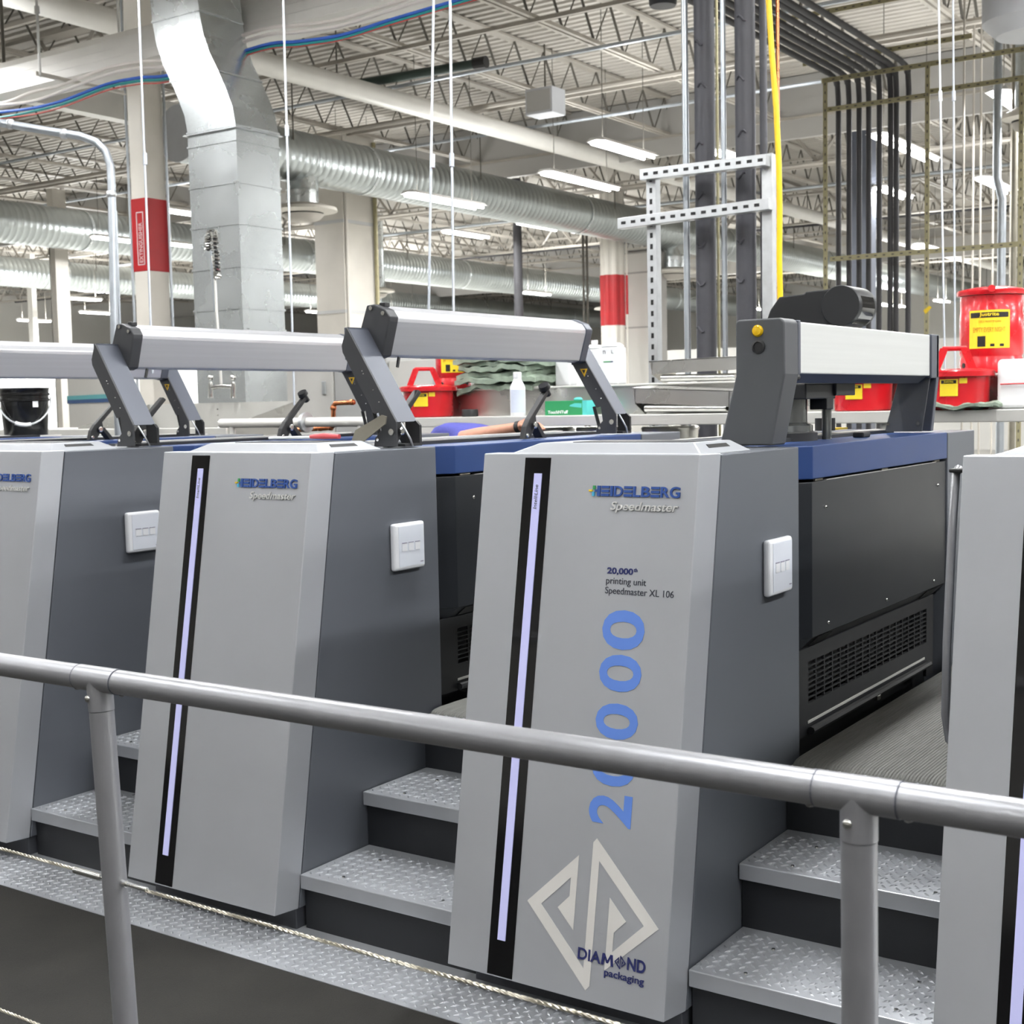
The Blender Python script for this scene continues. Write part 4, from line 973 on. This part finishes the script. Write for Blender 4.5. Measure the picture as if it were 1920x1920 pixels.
# panelled white air shaft beside it
k = PD(1172, 560, 32); t = thing('panelled_shaft', 'white panelled air shaft just right of the red-banded fluted column', 'air shaft', (k.x, k.y, 0))
zr2 = lambda y: 1.58+(752-y)*32/FPX
zs = [0, zr2(615), zr2(514), zr2(472), 5.1]
for i in range(4): box('shaft_panel', 'wall_paint', t, 0, .74, 0, .5, zs[i]+.02, zs[i+1]-.02); box('shaft_joint', 'curtain_panel', t, -.01, .75, -.01, .5, zs[i+1]-.02, zs[i+1]+.02)
box('shaft_edge', 'curtain_panel', t, .74, .86, .05, .5, 0, 5.1)
for i, (x0, xm, x1, D, lb, m) in enumerate(((90, 104, 121, 30, 'brown and white column at the far left', 'column_white'), (45, 57, 63, 42, 'thin pale post at the far left', 'wall_paint'), (1598, 1632, 1650, 24, 'grey column behind the black vertical pipes', 'guard_mid'))):
    column(x0, xm, x1, D, None, lb, m=m)
MB().box(-.02, .0, -.02, .0, 0, 6).build('trim_3', 'steel_dark')['kind'] = 'structure'; bpy.data.objects['trim_3'].location = PD(100, 600, 29.8)*1; bpy.data.objects['trim_3'].location.z = 0

# far partition walls
t = thing('striped_partition', 'low pale partition wall with a teal and a blue stripe at far left', 'wall panel', (0, 0, 0))
a = PD(128, 745, 20); b = PD(215, 745, 18.4); d = (b-a); 
def quadwall(a, b, z0, z1, nm, m, par, off=0):
    n = Vector((d.y, -d.x, 0)).normalized()*off
    A = Vector((a.x, a.y, 0))+n; B = Vector((b.x, b.y, 0))+n; q = Vector((-d.y, d.x, 0)).normalized()*.05
    MB().hexa([A+Vector((0, 0, z0)), B+Vector((0, 0, z0)), B+q+Vector((0, 0, z0)), A+q+Vector((0, 0, z0))], [A+Vector((0, 0, z1)), B+Vector((0, 0, z1)), B+q+Vector((0, 0, z1)), A+q+Vector((0, 0, z1))]).build(nm, m, par)
hz = lambda y: 1.58+(773-y)*19/FPX
quadwall(a, b, 0, hz(690), 'partition', 'wall_paint', t); quadwall(a, b, hz(748), hz(740), 'teal_stripe', 'teal_stripe', t, .02); quadwall(a, b, hz(755), hz(748), 'blue_stripe', 'blue_stripe', t, .02)
t = thing('white_cabinets', 'run of tall pale cabinets behind the bench at centre', 'cabinet', (0, 0, 0))
a = PD(530, 700, 12.5); b = PD(900, 700, 10.8); Yc = a.y
xw = a.x
for i in range(4):
    box('cabinet_unit', 'wall_grey' if i % 2 else 'wall_paint', t, xw, xw+.62, Yc, Yc+.5, GZ, 1.98+.03*(i % 2), bevel=.01); 
    box('cabinet_handle', 'strut', t, xw+.5, xw+.54, Yc-.02, Yc, 1.70, 1.82, bevel=.005); xw += .64
tag(box('trim_4', 'wall_paint', None, -46, 20, 36, 36.1, 0, 3.2), kind='structure')
box('trim_5', 'wall_grey', None, -30, -29.9, 8, 40, 0, 3.0)['kind'] = 'structure'

# ------------------------------------------------------------------ strut frame with insulated pipes
DF = 9.0
k = PD(1300, 500, DF); FYy = k.y
g = lambda x, y: PY(x, y, FYy)
t = thing('strut_frame', 'slotted galvanised strut frame holding the pipes', 'pipe support', (0, 0, 0))
def strut(a, b, nm, along, slots=True):
    a, b = Vector(a), Vector(b); w = .036
    if along == 'z':
        mb = MB().box(a.x-w, a.x+w, a.y-.03, a.y+.04, min(a.z, b.z), max(a.z, b.z)); o = mb.build(nm, 'strut', t, bevel=.003)
        hm = MB(); z = min(a.z, b.z)+.04
        while z < max(a.z, b.z)-.04: hm.box(a.x-.010, a.x+.010, a.y-.0315, a.y-.029, z, z+.035); z += .075
    else:
        mb = MB().hexa([(a.x, a.y-.03, a.z-w), (b.x, a.y-.03, b.z-w), (b.x, a.y+.04, b.z-w), (a.x, a.y+.04, a.z-w)], [(a.x, a.y-.03, a.z+w), (b.x, a.y-.03, b.z+w), (b.x, a.y+.04, b.z+w), (a.x, a.y+.04, a.z+w)]); o = mb.build(nm, 'strut', t, bevel=.003)
        hm = MB(); n = int((b.x-a.x)/.075)
        for i in range(n):
            x = a.x+.03+i*.075; z = a.z+(b.z-a.z)*(x-a.x)/(b.x-a.x); hm.box(x, x+.035, a.y-.0315, a.y-.029, z-.010, z+.010)
    if slots: hm.build('slots', 'deep_black', o)['kind'] = 'stuff'
a = g(1233, 326); strut((a.x, a.y-.07, a.z), (a.x, a.y-.07, GZ), 'strut_post', 'z')
a = g(1449, 292); strut((a.x, a.y-.07, a.z), (a.x, a.y-.07, GZ), 'strut_post', 'z', False)
for p, q in (((1222, 334), (1456, 306)), ((1181, 424), (1462, 387))):
    a, b = g(*p), g(*q); strut((a.x, a.y-.145, a.z), (b.x, b.y-.145, b.z), 'strut_rail', 'x')
def vpipe(px, wpx, y0, m, name, label, dy, cat='pipe', zt=ZD-.1):
    a = PY(px, y0, FYy+dy); r = wpx/2*DEP(a)/FPX
    t = thing(name, label, cat, (a.x, a.y, 0), 'vertical pipes of the strut frame'); MB().tube([(0, 0, GZ), (0, 0, zt)], r, 18).build('pipe_run', m, t, smooth=True); return t, r
for px, lb in ((1322, 'left thick dark insulated pipe of the strut frame'), (1398, 'right thick dark insulated pipe of the strut frame')):
    tt, r = vpipe(px, 38, 300, 'pipe_dark', 'insulated_pipe', lb, .10)
    for i in range(14):
        z = 1.7+i*.33+random.uniform(-.08, .08); am = -pi/2-.5+random.uniform(-.2, .3)
        pts = [((r+.003)*cos(am+j*.22), (r+.003)*sin(am+j*.22), z+.02*sin(j*1.1+i)) for j in range(5)]
        MB().tube(pts, .008, 6).build('tape_fold', 'pipe_dark', tt, smooth=True)
vpipe(1432, 14, 300, 'pipe_dark', 'insulated_pipe', 'thin dark insulated pipe right of the two thick ones', .10)
vpipe(1286, 12, 300, 'conduit', 'steel_conduit', 'galvanised conduit left of the two thick dark pipes', .06)
vpipe(1357, 10, 300, 'conduit', 'steel_conduit', 'galvanised conduit between the two thick dark pipes', .06)
vpipe(1348, 5, 600, 'strut_gold', 'thin_pipe', 'thin brass pipe between the thick dark pipes', .3)
vpipe(1458, 7, 100, 'copper', 'copper_riser', 'copper riser beside the yellow hose', .3)
gh_ = [PY(x, y, FYy-.22) for x, y in ((1438, -120), (1441, 0), (1447, 100), (1455, 200), (1460, 300), (1462, 400), (1461, 480), (1463, 560), (1461, 640), (1462, 760))]
gh_[-1].z = GZ+.4
tag(MB().tube(gh_, .018, 12).build('yellow_hose', 'yellow_hose', None, smooth=True), 'bright yellow hose hanging beside the strut frame', 'hose')

# ------------------------------------------------------------------ black pipe bank at right
DB = 15.5; kb = PD(1635, 150, DB)
xs = (1572, 1592, 1611, 1629, 1649, 1670, 1681, 1704)
for i, x in enumerate(xs):
    a = PY(x, 150, kb.y); r = 5.2*DB/FPX
    zt = a.z+.02*i; tx = a.x
    nm = ['first', 'second', 'third', 'fourth', 'fifth', 'sixth', 'seventh', 'eighth'][i]
    t = thing('black_pipe', nm+' black pipe from the left of the bank that drops from the roof at right', 'pipe', (0, 0, 0), 'black pipe bank')
    z2 = 5.85+.0*i
    pts = [(tx, kb.y, 0), (tx, kb.y, zt-.25), (tx, kb.y-.03, zt-.08), (tx, kb.y-.12, zt), (tx, kb.y-.3, zt+.02), (tx, kb.y-9, zt+.02)]
    MB().tube(pts, r, 12).build('pipe_run', 'pipe_black', t, smooth=True)
    MB().ball((tx, kb.y-.05, zt-.05), r*1.25, 10, 8).build('pipe_elbow', 'pipe_black', t, smooth=True)
# olive perforated angle frame
def angle(a, b, m, nm, par, w=.03):
    a, b = Vector(a), Vector(b); d_ = (b-a); L = d_.length; d_ = d_/L
    up_ = Vector((0, 0, 1)) if abs(d_.z) < .7 else Vector((1, 0, 0))
    n = Vector((0, -1, 0))
    q = lambda p, s: p+up_*s
    MB().hexa([q(a, -w), q(b, -w), q(b, w), q(a, w)], [q(a, -w)+n*-.008, q(b, -w)+n*-.008, q(b, w)+n*-.008, q(a, w)+n*-.008]).build(nm, m, par)
    hm = MB(); i = 0
    while i*.1 < L-.05:
        p = a+d_*(i*.1+.03); e = d_*.03; f_ = up_*.007; o_ = n*.002
        hm.hexa([p-f_+o_, p+e-f_+o_, p+e+f_+o_, p+f_+o_], [p-f_, p+e-f_, p+e+f_, p+f_]); i += 1
    hm.build(nm+'_slots', 'steel_dark', par)['kind'] = 'stuff'
fr = thing('angle_frame', 'olive perforated angle iron frame around the black pipes', 'pipe support', (0, 0, 0))
g = lambda x, y: PY(x, y, kb.y-.35)
a = g(1547, 150); angle((a.x, a.y, a.z), (a.x, a.y, 0), 'strut_gold', 'frame_post', fr, .026)
a = g(1739, 135); angle((a.x, a.y, a.z+.1), (a.x, a.y, 0), 'strut_gold', 'frame_post', fr, .026)
a = g(1916, 150); angle((a.x, a.y, a.z), (a.x, a.y, 0), 'strut_gold', 'frame_post', fr, .026)
for p, q in (((1550, 206), (1740, 186)), ((1556, 486), (1925, 452)), ((1540, 152), (1920, 100)), ((1505, 120), (1822, 75)), ((1440, 42), (1690, -6)), ((1740, 172), (1920, 152))):
    a, b = PY(p[0], p[1], kb.y-.30), PY(q[0], q[1], kb.y-.30); b.z = a.z if abs(b.z-a.z) < .3 else b.z; angle(a, b, 'strut_gold', 'frame_rail', fr, .028)
tg = MB().prism([(-.05, 0), (.02, .05), (.05, .03), (-.02, -.04)], 'y', 0, .004).build('yellow_tag', 'yellow', fr); tg.location = g(1740, 582)+Vector((0, -.02, 0))

# ------------------------------------------------------------------ thin hanging rods
def rod(x0, x1, D, y_b, label, r=.006, coup=None):
    a = PD(x0, 0, D); b = PD(x1, y_b, D)
    t = thing('hanging_rod', label, 'rod', (0, 0, 0), 'pale rods hanging from the roof')
    d_ = (a-b)/(a.z-b.z); top = a+d_*(ZD-.05-a.z)
    MB().tube([b, top], r, 8).build('rod_run', 'rod', t, smooth=True)
    if coup: 
        p = b+d_*(coup[1]-0); p = PD(coup[0], coup[1], D); MB().tube([p-d_*.03, p+d_*.03], r*1.9, 8).build('rod_coupler', 'rod', t, smooth=True)
    return t
rod(813, 803, 6.0, 640, 'left rod of the pair hanging behind the middle guard bar', coup=(811, 302))
rod(844, 851, 6.0, 640, 'right rod of the pair hanging behind the middle guard bar', coup=(847, 300))
rod(531, 552, 7.5, 760, 'pale rod hanging just right of the square duct', coup=(538, 245))
rod(260, 286, 7.0, 700, 'pale rod hanging in front of the red-banded column', coup=(272, 298))
rod(1760, 1772, 8.2, 720, 'left rod of the pair hanging above the right-hand red cans', coup=(1763, 180))
rod(1787, 1791, 8.2, 720, 'right rod of the pair hanging above the right-hand red cans', coup=(1788, 180))
for x, D, lb in ((1806, 17, 'first'), (1824, 18, 'second'), (1838, 18, 'third'), (1862, 19, 'fourth'), (1895, 19, 'fifth')):
    a = PD(x, 400, D); t = thing('drop_conduit', lb+' slim conduit from the left above the right-hand waste can', 'pipe', (a.x, a.y, 0), 'slim conduits at right'); MB().tube([(0, 0, 0), (0, 0, 6.6)], .014, 8).build('conduit_run', 'steel_paint', t)
a = PD(1878, 450, 16); t = thing('steel_riser', 'bright steel riser pipe behind the right-hand waste can', 'pipe', (a.x, a.y, 0)); MB().tube([(0, 0, 0), (0, 0, 3.9), (-.06, 0, 4.15), (-.06, 0, 6.6)], .05, 14).build('riser_run', 'conduit', t, smooth=True)
a = PD(1885, 430, 16.4); t = thing('brown_riser', 'brown riser pipe beside the bright steel riser', 'pipe', (a.x+.1, a.y, 0)); MB().tube([(0, 0, 0), (0, 0, 6.6)], .04, 12).build('riser_run', 'bracket_tan', t)
a = PD(970, 440, 30); t = thing('dark_riser', 'dark riser pipe crossing behind the spiral ducts at centre', 'pipe', (a.x, a.y, 0)); MB().tube([(0, 0, 0), (0, 0, 6.6)], .10, 12).build('riser_run', 'pipe_black', t, smooth=True)
for x, lb in ((1094, 'left'), (1101, 'right')): a = PD(x, 520, 33); t = thing('brown_pipe', lb+' thin brown pipe of the pair left of the fluted column', 'pipe', (a.x, a.y, 0)); MB().tube([(0, 0, 0), (0, 0, 6.6)], .03, 8).build('pipe_run', 'steel_dark', t)
a, b = PZ(655, 160, 6.52), PZ(890, 120, 6.52); t = thing('dark_green_pipe', 'short dark green pipe under the roof left of the centre rods', 'pipe', (0, 0, 0)); MB().tube([a, b], .07, 12).build('pipe_run', 'green_pipe', t, smooth=True); MB().tube([b, b+(b-a).normalized()*.2], .09, 12).build('pipe_end', 'rubber_black', t)
a = PZ(985, 205, 6.2); t = thing('roof_unit', 'small grey box under the roof at centre', 'box', (a.x, a.y, 6.0)); box('unit_shell', 'disc_grey', t, 0, .5, 0, .4, .1, .5, bevel=.01); box('unit_grille', 'curtain_panel', t, .03, .47, -.01, 0, .14, .46); MB().tube([(.25, .2, .5), (.25, .2, 1.2)], .015, 6).build('unit_hanger', 'steel_dark', t)
# hooded vents at the top
a = PZ(1243, 8, 5.6); t = thing('bell_lamp', 'dark bell shaped lamp cut off by the top edge', 'lamp', (a.x, a.y, 5.6)); MB().lathe([(.13, -.02), (.14, 0), (.15, .14), (.08, .3), (.04, .5)], (0, 0, 0), 24).build('bell', 'guard_dark', t, smooth=True); MB().tube([(0, 0, .45), (0, 0, 1.6)], .015, 6).build('bell_rod', 'steel_dark', t)
a = PZ(1935, 10, 5.0); t = thing('vent_drum', 'big pale round duct cut off by the top right corner', 'duct', (a.x, a.y, 5.0)); MB().lathe([(.30, -.26), (.40, -.16), (.42, -.14), (.42, .8), (.40, .82), (.40, 2.2)], (0, 0, 0), 40).build('drum_shell', 'disc_grey', t, smooth=True)
a = PZ(1925, 222, 4.8); diffuser((a.x, a.y, a.z), .28, 1.75, 'pale round diffuser cut off by the right edge below the light')

# ------------------------------------------------------------------ fluorescent fixtures
def fixture(name, label, loc, L, group, tubes=2, light=0, hang=True):
    t = thing(name, label, 'ceiling light', loc, group)
    MB().prism([(-.16, .0), (-.10, .05), (.10, .05), (.16, .0), (.155, -.005), (0, .02), (-.155, -.005)], 'y', 0, L).build('reflector', 'fixture_white', t)
    for x in ((-.085, .085) if tubes == 2 else (0,)): MB().tube([(x, .03, -.025), (x, L-.03, -.025)], .022, 8).build('tube', 'tube', t, smooth=True)
    if hang:
        for y in (L*.12, L*.88): MB().tube([(0, y, .05), (0, y, ZD-loc[2])], .006, 5).build('hanger_wire', 'steel_dark', t)
    if light:
        for nm, e, z, rx in (('lamp_glow', light, -.055, 0), ('lamp_uplight', light*UPL, .075, pi)):
            ld = bpy.data.lights.new(nm, 'AREA'); ld.shape = 'RECTANGLE'; ld.size = .26; ld.size_y = L; ld.energy = e; ld.color = (.975, .99, 1)
            lo = bpy.data.objects.new(nm, ld); COL.objects.link(lo); lo.parent = t; lo.location = (0, L/2, z); lo.rotation_euler = (rx, 0, 0)
    return t
ZL = 5.3
VIS = [(1022, 322, 1152, 'twin-tube light in front of the spiral duct, middle of the three descending at centre'), (1117, 264, 1218, 'twin-tube light highest of the three descending at centre'),
 (765, 362, 900, 'twin-tube light lowest of the three descending at centre, across the spiral duct'), (1342, 282, 1392, 'light half hidden behind the two thick dark pipes'),
 (1643, 250, 1748, 'large twin-tube light in front of the black pipe bank'), (1870, 170, 1960, 'large twin-tube light cut off by the right edge'),
 (1840, 332, 1897, 'twin-tube light above the right-hand waste can'), (1650, 350, 1702, 'light showing between the black pipes'),
 (975, 416, 1050, 'light below the spiral duct, right one of two'), (835, 432, 912, 'light below the spiral duct, left one of two'),
 (175, 443, 250, 'light at the left edge of the red-banded column'), (300, 391, 356, 'light between the red-banded column and the square duct'),
 (625, 400, 684, 'light in front of the top of the wide boxed column'), (1720, 457, 1757, 'small light right of the black pipe bank'),
 (118, 557, 188, 'small distant light at far left, uppermost of four'), (152, 584, 214, 'small distant light at far left, second of four'), (35, 599, 94, 'small distant light at far left, lowest of four'), (312, 455, 316+14, 'tiny distant light right of the red-banded column'),
 (985, 547, 1010, 'tiny distant light between the centre rods and the fluted column'), (1648, 569, 1668, 'tiny distant light just right of the drive drum, left of two'), (1672, 571, 1690, 'tiny distant light just right of the drive drum, right of two'), (577, 583, 592, 'tiny distant light at the foot of the wide boxed column'), (1756, 562, 1775, 'tiny distant light left of the right-hand waste can'), (1420, 578, 1440, 'tiny distant light between the thick dark pipes and the arch'), (700, 600, 720, 'tiny distant light behind the middle guard bar')]
for x, y, x2, lb in VIS:
    a = PZ(x, y, ZL)
    if y > 540: a = PZ(x, y, 4.7)
    if x == 765: a = PZ(x, y, 4.95)
    # end point on the line along Y through a
    d0 = RAY(x2, y); b = PX(x2, y+20, a.x); L = max(1.2, min(3.6, b.y-a.y))
    fixture('fluorescent_light', lb, (a.x, a.y, a.z), L, 'hanging fluorescent lights', light=LAMP*(1.3 if y < 500 else 11))
i = 0
for x in (-8.5, -4.2, .1, 4.4, 8.7):
    for y in (-8, -3.6, .8, 5.2):
        p = Vector((x, y+1.2, ZL)); D = DEP(p)
        v = p-CAM; sx = 960+FPX*v.dot(RT)/max(D, .1); sy = 960-FPX*v.dot(UP)/max(D, .1)
        if D > 0 and sy > -150 and -200 < sx < 2100: continue
        fixture('overhead_light', 'fluorescent light hanging overhead outside the picture', (x, y, ZL), 2.4, 'overhead lights outside the picture', light=LAMP*{-8: .5, -3.6: .85, .8: 1.5, 5.2: 1.7}[y]*(1.35 if x > 4 else 1)); i += 1
for x in range(-44, 22, 11):
    for y in range(-6, 56, 10):
        p = Vector((x, y+1.2, ZL)); D = DEP(p)
        if -11 < x < 11 and y < 8: continue
        v = p-CAM; sx = 960+FPX*v.dot(RT)/max(D, .1); sy = 960-FPX*v.dot(UP)/max(D, .1)
        if D > 0 and sy > -100 and -150 < sx < 2070: continue
        if D < -16: continue
        fixture('overhead_light', 'fluorescent light hanging overhead outside the picture', (x, y, ZL), 2.4, 'overhead lights outside the picture', light=LAMP*(5 if y > 10 else 2)); i += 1
